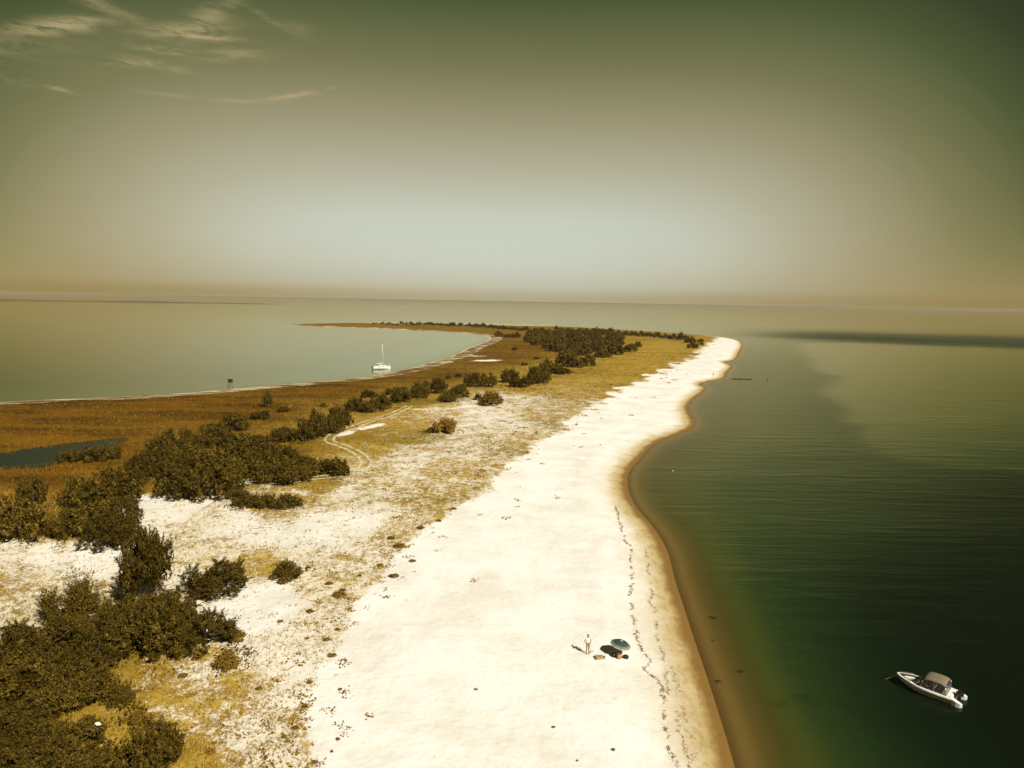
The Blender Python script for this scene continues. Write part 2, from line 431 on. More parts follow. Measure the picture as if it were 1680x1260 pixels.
# ------------------------------------------------------------------ ground
def ground_material():
    m, g = new_mat('dune_and_beach_sand')
    P = g.pos()
    veg, reed, oc, by = g.attr('veg'), g.attr('reed'), g.attr('ocean'), g.attr('bay')
    # sand
    n1 = g.noise(P, 0.12, 5.0, 0.6); n2 = g.noise(P, 1.3, 5.0, 0.65); n3 = g.noise(P, 5.0, 4.0, 0.6)
    sand = g.mix(g.step(g.math('ADD', g.math('MULTIPLY', n1, .7), g.math('MULTIPLY', g.noise(P, .55, 4.0, .6), .3)), .36, .60), (0.69, 0.655, 0.57), (0.80, 0.78, 0.725))
    sand = g.mix(g.math('MULTIPLY', g.step(n2, .56, .78), .25), sand, (0.50, 0.41, 0.24))
    # shell grit and trodden specks on the beach
    sp = g.math('MULTIPLY', g.step(g.noise(P, 3.2, 3.0, .7), .66, .73), g.step(g.noise(P, .25, 2.0), .48, .6))
    sand = g.mix(g.math('MULTIPLY', sp, .55), sand, (0.30, 0.20, 0.07))
    # wet sand by the water
    wob = g.math('MULTIPLY', g.math('SUBTRACT', g.noise(P, 0.30, 5.0, .6), 0.5), 3.2)
    oce = g.math('ADD', oc, wob)
    damp = g.step(oce, 4.4, 1.2)
    sand = g.mix(g.math('MULTIPLY', g.step(oce, 6.5, 3.0), .35), sand, (0.58, 0.47, 0.24))
    sand = g.mix(damp, sand, (0.47, 0.355, 0.155))
    wet = g.step(g.math('ADD', oc, g.math('MULTIPLY', wob, .55)), 1.7, 0.5)
    sand = g.mix(wet, sand, (0.215, 0.122, 0.032))
    swash = g.math('MULTIPLY', g.step(g.noise(g.mapping(P, (1, .35, 1), (0, 0, R_(-20))), 1.6, 4.0, .6, .6), .5, .62), g.math('MULTIPLY', damp, .30))
    sand = g.mix(swash, sand, (0.17, 0.10, 0.028))
    # paler rippled sand under the water
    sand = g.mix(g.step(g.math('ADD', oc, g.math('MULTIPLY', wob, .5)), -.3, -1.6), sand, (0.36, 0.27, 0.11))
    # bay wrack
    sand = g.mix(g.step(by, 16.0, 9.0), sand, (0.55, 0.46, 0.27))
    wr = g.math('MULTIPLY', g.step(by, .8, 2.0), g.step(by, 14.0, 10.0))
    wr = g.math('MULTIPLY', wr, g.step(g.noise(g.mapping(P, (.06, .25, 1)), 1.0, 4.0), 0.42, .52))
    sand = g.mix(wr, sand, (0.10, 0.05, 0.018))
    # warmer, dirtier sand among the dunes
    sand = g.mix(g.math('MULTIPLY', g.step(veg, .05, .5), .5), sand, (0.66, 0.56, 0.36))
    # plant cover
    f1 = g.noise(g.mapping(P, (1, .8, 1)), 1.5, 6.0, .72, .4); f2 = g.noise(P, .33, 3.0, .6); f3 = g.noise(P, 4.5, 4.0, .7)
    fld = g.math('ADD', g.math('ADD', g.math('MULTIPLY', f1, .45), g.math('MULTIPLY', f2, .25)), g.math('MULTIPLY', f3, .30))
    thr = g.math('SUBTRACT', .645, g.math('MULTIPLY', veg, .345))
    mask = g.step(g.math('SUBTRACT', fld, thr), -.05, .07)
    mask = g.math('MULTIPLY', mask, g.step(veg, .02, .12))
    straw = g.mix(g.step(g.noise(P, .5, 4.0, .7), .35, .65), (0.43, 0.285, 0.040), (0.24, 0.138, 0.012))
    straw = g.mix(g.step(n3, .5, .72), straw, (0.52, 0.385, 0.10))
    straw = g.mix(g.math('MULTIPLY', g.step(g.noise(g.mapping(P, (.5, 1, 1)), .045, 4.0, .6), .45, .66), .45), straw, (0.19, 0.128, 0.016))
    mar = g.mix(g.step(g.noise(g.mapping(P, (.30, 1, 1)), .10, 6.0, .68), .40, .60), (0.145, 0.068, 0.004), (0.050, 0.024, 0.002))
    straw = g.mix(g.math('MULTIPLY', g.step(g.noise(g.mapping(P, (.5, 1, 1)), .045, 4.0, .6), .45, .66), .45), straw, (0.19, 0.128, 0.016))
    mar = g.mix(g.step(g.noise(P, .9, 5.0, .7), .5, .75), mar, (0.215, 0.108, 0.010))
    plant = g.mix(reed, straw, mar)
    base = g.mix(mask, sand, plant)
    b = g.new('ShaderNodeBsdfPrincipled')
    g.l.new(base, b.inputs['Base Color'])
    g.put(b.inputs['Roughness'], g.math('SUBTRACT', 0.9, g.math('MULTIPLY', wet, 0.35)))
    b.inputs['Specular IOR Level'].default_value = 0.06
    # trodden sand relief
    vor = g.new('ShaderNodeTexVoronoi', feature='SMOOTH_F1'); g.l.new(P, vor.inputs['Vector']); vor.inputs['Scale'].default_value = 1.9
    hgt = g.math('ADD', g.math('MULTIPLY', g.noise(P, 1.1, 6.0, .62), .8), g.math('MULTIPLY', vor.outputs['Distance'], .22))
    hgt = g.math('ADD', hgt, g.math('MULTIPLY', mask, .08))
    dry = g.math('SUBTRACT', 1.0, g.math('MULTIPLY', damp, .8))
    nb = g.bump(g.math('MULTIPLY', hgt, dry), 0.5, 0.20)
    g.l.new(nb, b.inputs['Normal'])
    g.l.new(b.outputs[0], g.out.inputs[0])
    return m

def fan(us, ys):
    U_, Y_ = np.meshgrid(us, ys)
    return U_ * np.maximum(Y_, 1), Y_

def grid_faces(nr, nc):
    i = np.arange(nr - 1)[:, None] * nc + np.arange(nc - 1)[None, :]
    return np.stack([i, i + 1, i + nc + 1, i + nc], -1).reshape(-1, 4)

us = np.arange(-1.12, 0.78, 0.004)
ys = 14.0 * 1.0085 ** np.arange(0, 490)
GX, GY = fan(us, ys)
hh, ins, do, db, dmin = height(GX, GY)
cv = cover(GX, GY)
cv[..., 0] *= ins * sstep(do, 5, 10); cv[..., 1] *= ins
oc_attr = np.where(ins, do, -do); by_attr = np.where(ins, db, np.where(db < do, -db, 400.0))
TERR.update(u0=us[0], du=us[1] - us[0], y0=ys[0], dy=math.log(ys[1] / ys[0]), n=GX.shape,
            data=np.stack([hh, cv[..., 0], cv[..., 1], np.where(ins, dmin, -dmin)], -1))
GF = grid_faces(*GX.shape)
gm = np_mesh('ground', np.stack([GX, GY, hh], -1).reshape(-1, 3), GF, ground_material(),
             dict(veg=cv[..., 0], reed=cv[..., 1], ocean=np.clip(oc_attr, -50, 500), bay=np.clip(by_attr, -50, 500)), True)
ground = tag(link('ground', gm), kind='structure')

# wheel ruts worn down to the pale sand
def rut_material():
    m, g = new_mat('worn_pale_sand')
    P = g.pos(); b = g.new('ShaderNodeBsdfPrincipled')
    c = g.mix(g.step(g.noise(P, .8, 5.0, .65), .35, .65), (0.46, 0.37, 0.21), (0.64, 0.57, 0.41))
    c = g.mix(g.step(g.noise(P, 2.6, 4.0, .7), .60, .70), c, (0.42, 0.31, 0.12))
    g.l.new(c, b.inputs[0]); b.inputs['Roughness'].default_value = .9
    g.l.new(g.bump(g.noise(P, 1.5, 5.0), .5, .15), b.inputs['Normal']); g.l.new(b.outputs[0], g.out.inputs[0])
    return m
RV, RF = [], []
for pts, gap, hw in RUTS:
    line = smooth(ground_xy(pts), 9)
    for side in ((-1, 1) if gap else (0,)):
        s0 = len(RV)
        for i, (x, y) in enumerate(line):
            a_ = Vector(line[max(i - 1, 0)]); b_ = Vector(line[min(i + 1, len(line) - 1)])
            t_ = (b_ - a_).normalized(); nrm = Vector((-t_.y, t_.x))
            for w_ in (-1, 0, 1):
                wv_ = hw * (.7 + .7 * random.random()) * w_
                if i in (0, len(line) - 1): wv_ *= .2
                q_ = Vector((x, y)) + nrm * (side * gap + wv_)
                RV.append((q_.x, q_.y, gz(q_.x, q_.y) + (.055 if w_ == 0 else .02)))
        for i in range(len(line) - 1):
            for k_ in (0, 1):
                a_ = s0 + i * 3 + k_; RF.append((a_, a_ + 1, a_ + 4, a_ + 3))
tag(mesh_obj('sand_track', RV, RF, rut_material(), None, True), kind='structure')


# ------------------------------------------------------------------ sea
def water_material(name, pondy=False):
    m, g = new_mat(name)
    P = g.pos()
    geo_in = g.new('ShaderNodeNewGeometry')
    if pondy:
        body = g.mix(0.0, (0.008, 0.017, 0.013), (0.0, 0.0, 0.0))
        alpha = 1.0; rough = 0.12; refl = 0.16
        hgt = g.noise(P, 2.0, 3.0)
        nb = g.bump(hgt, .15, .05)
    else:
        dep, ruf, bayd = g.attr('offshore'), g.attr('ruffled'), g.attr('bayside')
        wob = g.math('MULTIPLY', g.math('SUBTRACT', g.noise(P, .12, 4.0), .5), 5.0)
        d = g.math('ADD', dep, g.math('MULTIPLY', wob, g.step(dep, 0.5, 9.0)))
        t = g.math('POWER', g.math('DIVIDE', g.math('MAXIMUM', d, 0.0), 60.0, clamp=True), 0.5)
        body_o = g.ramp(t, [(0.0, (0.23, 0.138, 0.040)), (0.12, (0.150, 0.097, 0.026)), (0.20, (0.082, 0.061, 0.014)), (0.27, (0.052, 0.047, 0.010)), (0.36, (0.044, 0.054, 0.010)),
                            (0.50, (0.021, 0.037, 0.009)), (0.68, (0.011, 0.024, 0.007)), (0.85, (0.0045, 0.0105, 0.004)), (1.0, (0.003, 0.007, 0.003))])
        body_b = g.ramp(t, [(0.0, (0.14, 0.12, 0.04)), (0.25, (0.05, 0.078, 0.024)), (0.5, (0.022, 0.036, 0.010)), (1.0, (0.014, 0.02, 0.006))])
        body = g.mix(bayd, body_o, body_b)
        # sea-grass mottling on the bottom
        mot = g.step(g.noise(g.mapping(P, (.7, 1, 1)), .35, 5.0, .65), .56, .70)
        body = g.mix(g.math('MULTIPLY', mot, g.math('MULTIPLY', g.step(d, 3, 8), .35)), body, (0.006, 0.011, 0.004))
        alpha = g.step(d, -0.3, 1.3, 0.15, 1.0)
        # long low ripples running in from the right
        w1 = g.noise(g.mapping(P, (.085, .42, 1), (0, 0, R_(-16))), 1.0, 3.0, .5, .3)
        w2 = g.noise(g.mapping(P, (.16, 1.5, 1), (0, 0, R_(-12))), 1.0, 3.0, .55, .3)
        w3 = g.noise(P, 3.5, 3.0, .6)
        patch = g.step(g.noise(g.mapping(P, (.010, .035, 1), (0, 0, R_(-6))), 1.0, 3.0), .40, .60)
        hgt = g.math('ADD', g.math('MULTIPLY', w1, 1.0), g.math('MULTIPLY', w2, .30))
        hgt = g.math('ADD', hgt, g.math('MULTIPLY', w3, .10))
        near = g.step(g.math('ABSOLUTE', dep), 0.5, 12.0, .25, 1.0)
        sy_ = g.new('ShaderNodeSeparateXYZ'); g.l.new(P, sy_.inputs[0])
        near = g.math('MULTIPLY', near, g.step(sy_.outputs[1], 90.0, 420.0, 1.0, .22))
        near = g.math('MULTIPLY', near, g.math('SUBTRACT', 1.0, g.math('MULTIPLY', bayd, .72)))
        hgt = g.math('MULTIPLY', hgt, g.math('MULTIPLY', near, g.math('ADD', .55, g.math('MULTIPLY', patch, .45))))
        nb = g.bump(hgt, .40, .38)
        rw = g.math('MAXIMUM', ruf, g.math('MULTIPLY', patch, g.math('MULTIPLY', ruf, .6)))
        rough = g.math('ADD', .06, g.math('MULTIPLY', rw, .22))
        refl = g.math('SUBTRACT', 1.0, g.math('MULTIPLY', rw, .56))
    df = g.new('ShaderNodeBsdfDiffuse'); g.l.new(body, df.inputs[0])
    tr = g.new('ShaderNodeBsdfTransparent'); tr.inputs[0].default_value = (0.90, 0.85, 0.66, 1)
    mx = g.new('ShaderNodeMixShader'); g.put(mx.inputs[0], alpha); g.l.new(tr.outputs[0], mx.inputs[1]); g.l.new(df.outputs[0], mx.inputs[2])
    gl = g.new('ShaderNodeBsdfGlossy'); gl.inputs[0].default_value = (1, .955, .73, 1); g.put(gl.inputs['Roughness'], rough); g.l.new(nb, gl.inputs['Normal'])
    fr = g.new('ShaderNodeFresnel'); fr.inputs[0].default_value = 1.333; g.l.new(nb, fr.inputs['Normal'])
    m2 = g.new('ShaderNodeMixShader'); g.put(m2.inputs[0], g.math('MULTIPLY', fr.outputs[0], refl))
    g.l.new(mx.outputs[0], m2.inputs[1]); g.l.new(gl.outputs[0], m2.inputs[2])
    g.l.new(m2.outputs[0], g.out.inputs[0])
    return m

def blur(a, n=2):
    for _ in range(n):
        a = (a + np.roll(a, 1, 0) + np.roll(a, -1, 0)) / 3
        a = (a + np.roll(a, 1, 1) + np.roll(a, -1, 1)) / 3
    return a
sea_us = np.concatenate([[-8, -5, -3, -2, -1.5, -1.25], np.arange(-1.14, 1.15, 0.009), [1.25, 1.5, 2, 3, 5, 8]])
sea_ys = np.concatenate([12.0 * 1.0105 ** np.arange(0, 460)])
sea_ys = np.concatenate([sea_ys, sea_ys[-1] * 1.07 ** np.arange(1, 52)])
sea_ys = sea_ys[sea_ys < 42000]
SX, SY = fan(sea_us, sea_ys)
_, sin_, sdo, sdb, sd_ = height(SX, SY)
off = np.where(sin_, -sd_, sd_ * (1 + (np.interp(SY, [50, 70, 100, 150, 260, 500, 2000], [3.0, 2.4, .95, .5, .34, .3, .3]) - 1) * sstep(sd_, 1.5, 12)))
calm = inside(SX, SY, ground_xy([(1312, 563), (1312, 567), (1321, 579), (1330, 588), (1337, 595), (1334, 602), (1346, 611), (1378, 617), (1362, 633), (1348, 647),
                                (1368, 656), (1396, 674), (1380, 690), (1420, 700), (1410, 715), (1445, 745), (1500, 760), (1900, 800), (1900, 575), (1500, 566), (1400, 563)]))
# a deeper, wind-darkened channel beyond the calm water
su = SX / SY
cpts = [at(a_, b_) for a_, b_ in ((1150, 546), (1250, 550), (1400, 555), (1680, 566), (2000, 579))]
yc = np.exp(np.interp(su, [p.x / p.y for p in cpts], [math.log(p.y) for p in cpts]))
wv = np.log(SY / yc) + (fbm(su * 9, np.log(SY) * 40, 61) - .5) * .10
strip = np.exp(-(wv / np.where(wv > 0, .22, .10)) ** 2) * sstep(su, cpts[0].x / cpts[0].y, cpts[2].x / cpts[2].y)
bayp = inside(SX, SY, bay + [(-6000, 120), (-6000, 6000), (-1800, 6000)] + [back[-1]])
ruf = np.where(calm, 0.0, 0.50) * np.interp(SY, [350, 900], [1, 0.05])
bayf = bayp * (1 - sstep(SY, 450, 1400))
ruf = np.where(bayp, 0.0, ruf)
ruf = ruf * (1 - strip) + 1.45 * strip
calm_sheen = blur(calm.astype(float), 2) * sstep(SY, 105, 210)      # calm water's bright sky reflection, painted in as a paler body colour
off = off * (1 - calm_sheen) + 8.5 * calm_sheen
off = off * (1 - strip) + 24.0 * strip
ruf = blur(ruf.astype(float), 2)
SV = np.stack([SX, SY, np.zeros_like(SX)], -1).reshape(-1, 3)
nr, nc = SX.shape
SF = grid_faces(nr, nc)
# the sea also lies under and behind the camera
bx = np.sign(sea_us) * (np.abs(sea_us) / 8) * 42000
SV = np.concatenate([np.stack([bx, np.full(nc, -42000.0), np.zeros(nc)], -1), SV])
SF = np.concatenate([grid_faces(2, nc), SF + nc])
pad = lambda a: np.concatenate([np.full(nc, a.ravel()[0]), a.ravel()])
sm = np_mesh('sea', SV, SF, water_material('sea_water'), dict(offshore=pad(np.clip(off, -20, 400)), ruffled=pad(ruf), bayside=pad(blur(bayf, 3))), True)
sea = tag(link('sea', sm), kind='structure')

pc = np.array(pond); pcen = pc.mean(0)
pv = [(x + (x - pcen[0]) * .03, y + (y - pcen[1]) * .10, 0.34) for x, y in smooth(pond + pond[:1], 3)[:-1]]
pond_o = mesh_obj('pond', pv, [tuple(range(len(pv)))], water_material('pond_water', True))
tag(pond_o, kind='structure')

# far sandbar across the bay
bar_px = [(-900, 483.0), (-200, 489.3), (0, 492.8), (120, 494.4), (240, 495.9), (330, 497.2), (400, 498.2), (462, 499.3)]
bar = ground_xy(bar_px)
V, Fc = [], []
for i, (x, y) in enumerate(bar):
    w = 60.0 * min(1.0, (len(bar) - .9 - i) / 3.0) + 3
    for k, (dy, z) in enumerate(((-w, -.5), (-w * .6, 3.0), (0, 6.0), (w * .6, 3.2), (w, -.5))):
        V.append((x, y + dy, z * (.75 + .25 * math.sin(i * 3.1 + k)) * min(1.0, (len(bar) - .6 - i) / 3.0)))
for i in range(len(bar) - 1):
    for k in range(4):
        a = i * 5 + k; Fc.append((a, a + 1, a + 6, a + 5))
sandbar = mesh_obj('sandbar', V, Fc, plain('sandbar_scrub', (0.11, 0.085, 0.035), .9, var=.5, scale=.02), smooth_=True)
tag(sandbar, kind='structure')

# ------------------------------------------------------------------ shrubs
def leaf_material(name, a, b, c):
    m, g = new_mat(name)
    t = g.attr('tone')
    oi = g.new('ShaderNodeObjectInfo')
    cc = g.ramp(t, [(0.0, a), (0.55, b), (1.0, c)])
    k = g.math('ADD', .78, g.math('MULTIPLY', oi.outputs['Random'], .5))
    cc = g.mix(1.0, cc, k, 'MULTIPLY')
    d = g.new('ShaderNodeBsdfDiffuse'); g.l.new(cc, d.inputs[0])
    tl = g.new('ShaderNodeBsdfTranslucent'); g.l.new(cc, tl.inputs[0])
    gl = g.new('ShaderNodeBsdfGlossy'); gl.inputs['Roughness'].default_value = .5; g.put(gl.inputs[0], (.8, .75, .55))
    mx = g.new('ShaderNodeMixShader'); mx.inputs[0].default_value = .10
    g.l.new(d.outputs[0], mx.inputs[1]); g.l.new(tl.outputs[0], mx.inputs[2])
    m2 = g.new('ShaderNodeMixShader'); m2.inputs[0].default_value = .008
    g.l.new(mx.outputs[0], m2.inputs[1]); g.l.new(gl.outputs[0], m2.inputs[2])
    g.l.new(m2.outputs[0], g.out.inputs[0])
    return m

LEAF = leaf_material('silver_olive_leaves', (0.020, 0.013, 0.001), (0.078, 0.051, 0.005), (0.21, 0.138, 0.026))
LEAF_BROWN = leaf_material('dry_brown_leaves', (0.12, 0.062, 0.006), (0.20, 0.112, 0.014), (0.30, 0.185, 0.036))
BARK = plain('grey_brown_bark', (0.035, 0.022, 0.009), .9, var=.4, scale=5)

def quads(C, N, size, asp=1.0):
    """leaf quads at centres C with normals N"""
    n = len(C)
    N = N / (np.linalg.norm(N, axis=1, keepdims=True) + 1e-9)
    a = rng.normal(size=(n, 3)); a -= (a * N).sum(1, keepdims=True) * N
    a /= np.linalg.norm(a, axis=1, keepdims=True) + 1e-9
    b = np.cross(N, a)
    s = (size * rng.uniform(.6, 1.4, n))[:, None]
    V = np.stack([C - a * s, C - b * s * asp * .6, C + a * s, C + b * s * asp * .6], 1).reshape(-1, 3)
    F = np.arange(4 * n).reshape(-1, 4)
    return V, F

def crown_mesh(name, n_leaf, leaf, mat, spiky=.35, lobes=13, squash=1.0, low=True):
    ls = []
    for i in range(lobes):
        a = rng.uniform(0, 2 * math.pi); r = math.sqrt(rng.uniform(0, 1)) * .66
        top = (1 - (r / .8) ** 2 * .55)
        z = rng.uniform(.25 if low else .38, .82) * top
        rad = rng.uniform(.15, .33)
        ls.append((r * math.cos(a), r * math.sin(a), z, rad))
    if low:
        for i in range(6):
            a = i / 6 * 2 * math.pi + rng.uniform(-.4, .4); r = rng.uniform(.5, .72)
            ls.append((r * math.cos(a), r * math.sin(a), rng.uniform(.12, .28), rng.uniform(.2, .3)))
    C, N, T = [], [], []
    wts = np.array([l[3] ** 2 for l in ls]); wts /= wts.sum()
    for l, w in zip(ls, wts):
        k = int(n_leaf * w)
        nc_ = max(5, int(34 * (l[3] / .25) ** 2))             # leaf sprays standing off the lobe with gaps between
        cd = rng.normal(size=(nc_, 3)); cd[:, 2] = cd[:, 2] * .8 + .25
        cd /= np.linalg.norm(cd, axis=1, keepdims=True)
        cr = rng.uniform(.70, 1.08, nc_); ct = np.clip(rng.normal(.45, .20, nc_), 0, 1)
        wi = rng.integers(0, nc_, k)
        d = cd[wi] + rng.normal(size=(k, 3)) * .17
        d /= np.linalg.norm(d, axis=1, keepdims=True)
        rad = l[3] * (cr[wi] * rng.uniform(.62, 1.0, k) ** .6)[:, None]
        p = np.array(l[:3]) + d * rad * np.array([1, 1, .9 * squash])
        C.append(p); N.append(d + rng.normal(size=(k, 3)) * .38)
        T.append(np.clip(ct[wi] + rng.normal(0, .14, k), 0, 1))
        ns = int(spiky * 16)
        for _ in range(ns):                                # twigs that stick out of the lobe
            d = rng.normal(size=3); d[2] = abs(d[2]) + .35; d /= np.linalg.norm(d)
            k2 = max(4, int(n_leaf * .0028))
            tt = rng.uniform(.8, 1.0 + .55 * spiky + rng.uniform(0, .25), k2)[:, None]
            p = np.array(l[:3]) + d * tt * l[3] + rng.normal(size=(k2, 3)) * leaf * .8
            C.append(p); N.append(rng.normal(size=(k2, 3))); T.append(np.clip(rng.normal(.55, .2, k2), 0, 1))
    C = np.concatenate(C); N = np.concatenate(N); T = np.concatenate(T)
    keep = C[:, 2] > 0.01
    C, N, T = C[keep], N[keep], T[keep]
    V, F = quads(C, N, leaf)
    me = np_mesh(name, V, F, mat, dict(tone=np.repeat(T, 4)))
    return me, ls

def trunk_mesh(name, ls, thick=.03):
    V, F = [], []
    def tube(p, q, r0, r1):
        p, q = Vector(p), Vector(q); d = (q - p).normalized()
        a = d.orthogonal().normalized(); b = d.cross(a); s = len(V)
        for c, r in ((p, r0), (q, r1)):
            for i in range(5):
                t = i / 5 * 2 * math.pi; V.append(c + a * math.cos(t) * r + b * math.sin(t) * r)
        for i in range(5):
            j = (i + 1) % 5; F.append((s + i, s + j, s + 5 + j, s + 5 + i))
    fork = Vector((random.uniform(-.05, .05), random.uniform(-.05, .05), .22))
    tube((0, 0, -.12), fork, thick * 1.6, thick * 1.2)
    for l in ls[:13]:
        tgt = Vector(l[:3]); mid = fork.lerp(tgt, .5) + Vector((random.uniform(-.06, .06), random.uniform(-.06, .06), -.03))
        tube(fork, mid, thick, thick * .7); tube(mid, tgt, thick * .7, thick * .3)
    me = bpy.data.meshes.new(name); me.from_pydata([tuple(v) for v in V], [], F); me.materials.append(BARK); me.update()
    return me

KINDS = {'near': [], 'mid': [], 'far': [], 'brown': [], 'tree': [], 'fan': []}
for i in range(6):
    c, l = crown_mesh('crown', 15000, .020, LEAF, .5, 17); KINDS['near'].append((c, trunk_mesh('trunk', l)))
for i in range(7):
    c, l = crown_mesh('crown', 5200, .034, LEAF, .45, 15); KINDS['mid'].append((c, trunk_mesh('trunk', l)))
for i in range(6):
    c, l = crown_mesh('crown', 1500, .065, LEAF, .35, 12); KINDS['far'].append((c, trunk_mesh('trunk', l)))
for i in range(3):
    c, l = crown_mesh('crown', 2500, .05, LEAF_BROWN, .7, 11, .9); KINDS['brown'].append((c, trunk_mesh('trunk', l)))
for i in range(3):
    c, l = crown_mesh('crown', 14000, .021, LEAF, .6, 24, 1.0, False); KINDS['tree'].append((c, trunk_mesh('trunk', l, .02)))
for i in range(2):
    c, l = crown_mesh('crown', 9000, .019, LEAF, 1.5, 10, 1.1); KINDS['fan'].append((c, trunk_mesh('trunk', l)))
KCOUNT = {k: 0 for k in KINDS}
shrub_spots = []

def shrub(px, py, wpx, hpx, label, group=None, kind=None, cat='shrub', name='shrub'):
    p0 = gat(px, py); s = mpp(p0)
    dist = p0.xy.length
    dep = math.atan2(CAM_H, dist)
    W = wpx * s * 1.2
    back_ = .42 * W
    dirv = Vector((p0.x, p0.y, 0)).normalized()
    p = p0 + dirv * back_
    Hh = (hpx * s - .55 * W * math.sin(dep)) / math.cos(dep)
    Hh = max(Hh, .40 * W, .25) * (1.08 if dist < 110 else 1.0)
    p.z = gz(p.x, p.y) - .03
    if kind is None:
        kind = 'near' if dist < 95 else ('mid' if dist < 260 else 'far')
    lst = KINDS[kind]; c, t = lst[KCOUNT[kind] % len(lst)]; KCOUNT[kind] += 1
    o = empty(name, p, random.uniform(0, 6.28))
    k = 1 / 1.02
    o.scale = (W / 2 * k, W / 2 * k, Hh)
    link('trunk', t, o); link('crown', c, o)
    tag(o, label, cat, group)
    shrub_spots.append((p.x, p.y, W / 2))
    return o

ORD = ['first', 'second', 'third', 'fourth', 'fifth', 'sixth', 'seventh', 'eighth', 'ninth', 'tenth', 'eleventh', 'twelfth', 'thirteenth', 'fourteenth',
       'fifteenth', 'sixteenth', 'seventeenth', 'eighteenth', 'nineteenth', 'twentieth']
# clump in the lower left corner
for a in [
 (115, 1034, 92, 98, 'spiky dark shrub standing alone against the sand clearing, branches fanned upward', None, 'fan'),
 (238, 1004, 100, 132, 'tall bare-stemmed tree at the top of the lower left clump', None, 'tree'),
 (262, 1098, 150, 125, 'biggest wide shrub in the middle of the lower left clump'),
 (335, 1084, 112, 92, 'broad shrub at the sand edge of the lower left clump, beside a brown bush'),
 (205, 1072, 92, 88, 'dark shaded shrub between the spiky shrub and the biggest shrub'),
 (358, 993, 112, 64, 'rounded low shrub on its own green mat beside the tall tree'),
 (471, 961, 56, 33, 'small round shrub alone on the sand beyond the rounded low shrub'),
 (373, 1105, 42, 36, 'small brown bush just below the broad shrub on the sand', None, 'brown'),
 (388, 1056, 34, 24, 'tiny brown bush at the outer tip of the broad shrub', None, 'brown'),
 (72, 1100, 130, 66, 'low spreading shrub directly below the spiky shrub'),
 (155, 1112, 110, 66, 'shrub in front of the dark shaded shrub, brown grass on one side'),
 (38, 1172, 150, 100, 'large shrub at the picture edge below the low spreading shrub'),
 (122, 1186, 130, 86, 'rounded shrub beside the large edge shrub, above the dark hollow'),
 (196, 1165, 56, 34, 'small shrub set apart in the straw grass of the lower left clump'),
 (28, 1232, 110, 60, 'shrub above the picture corner, partly in the dark hollow'),
 (120, 1262, 120, 86, 'shrub holding the white bag near the bottom edge'),
 (252, 1296, 112, 112, 'loose shrub at the bottom edge next to the open sand'),
 (168, 1318, 120, 90, 'shrub cut by the bottom edge beside the loose shrub'),
 (40, 1318, 150, 92, 'shrub filling the bottom left corner'),
 (212, 1044, 104, 62, 'shrub filling in below the tall tree, nearest the spiky shrub'),
 (276, 1040, 100, 72, 'shrub directly below the tall tree, above the biggest shrub'),
 (150, 1052, 70, 50, 'low dark shrub joining the spiky shrub to the clump below'),
 (300, 1062, 90, 74, 'shrub between the biggest shrub and the broad shrub, set a little back'),
 (8, 1128, 100, 66, 'shrub at the picture edge beside the low spreading shrub'),
 (95, 1148, 110, 70, 'shrub under the low spreading shrub, hemmed in on all sides'),
 (232, 1196, 40, 18, 'flat dark bush lying in the straw grass above the loose shrub', None, 'brown'),
]:
    shrub(a[0], a[1], a[2], a[3], a[4], 'shrubs of the lower left clump', a[6] if len(a) > 6 else None)
# clump below the pond
for a in [
 (55, 834, 48, 56, 'thin-stemmed tree at the edge below the pond', 'tree'),
 (36, 898, 86, 90, 'big dark shrub at the left edge above the sand clearing'),
 (-30, 895, 80, 84, 'shrub cut by the left edge above the sand clearing'),
 (188, 842, 96, 76, 'highest crown of the big clump below the pond'),
 (130, 838, 72, 60, 'shrub on the pond side of the big clump below the pond'),
 (148, 884, 104, 70, 'shrub in the middle of the big clump below the pond'),
 (182, 910, 104, 74, 'front shrub of the big clump below the pond, shading the sand'),
 (112, 888, 60, 54, 'shrub at the outer flank of the big clump below the pond'),
 (205, 872, 54, 60, 'narrow shrub on the beach side of the big clump below the pond'),
 (70, 873, 42, 36, 'yellowish bush between the big dark shrub and the big clump', 'brown'),
 (117, 760, 45, 28, 'silvery shrub standing in front of the pond'),
 (165, 760, 60, 34, 'wide shrub at the end of the pond'),
 (232, 793, 52, 50, 'shrub between the pond and the thicket, nearer of two'),
 (258, 780, 50, 54, 'shrub between the pond and the thicket, farther of two'),
]:
    shrub(a[0], a[1], a[2], a[3], a[4], 'shrubs round the pond', a[5] if len(a) > 5 else None)
def row(items, text, group):
    items = sorted(items)
    for i, a in enumerate(items):
        shrub(a[0], a[1], a[2], a[3], text % ORD[i], group)
row([(300, 823, 84, 66), (346, 827, 82, 76), (376, 812, 62, 66), (406, 788, 62, 52), (440, 796, 60, 50), (480, 800, 64, 48), (515, 783, 48, 36), (550, 785, 60, 37)],
    '%s shrub from the left along the front of the dense thicket', 'shrubs of the dense thicket')
row([(285, 790, 52, 46), (312, 768, 62, 46), (352, 778, 70, 56), (402, 758, 62, 42), (430, 755, 52, 38), (455, 768, 70, 42), (500, 770, 40, 28)],
    '%s shrub from the left in the middle row of the dense thicket', 'shrubs of the dense thicket')
row([(262, 748, 46, 36), (290, 738, 58, 40), (325, 745, 50, 40), (356, 733, 60, 44), (382, 712, 58, 32), (385, 738, 50, 34), (418, 735, 46, 26), (428, 690, 34, 19)],
    '%s shrub from the left along the marsh side of the dense thicket', 'shrubs of the dense thicket')
shrub(438, 670, 17, 31, 'slender lone tree standing in the brown marsh grass', None, 'tree', 'tree', 'tree')
shrub(465, 677, 20, 10, 'tiny bush in the marsh grass beside the slender lone tree')
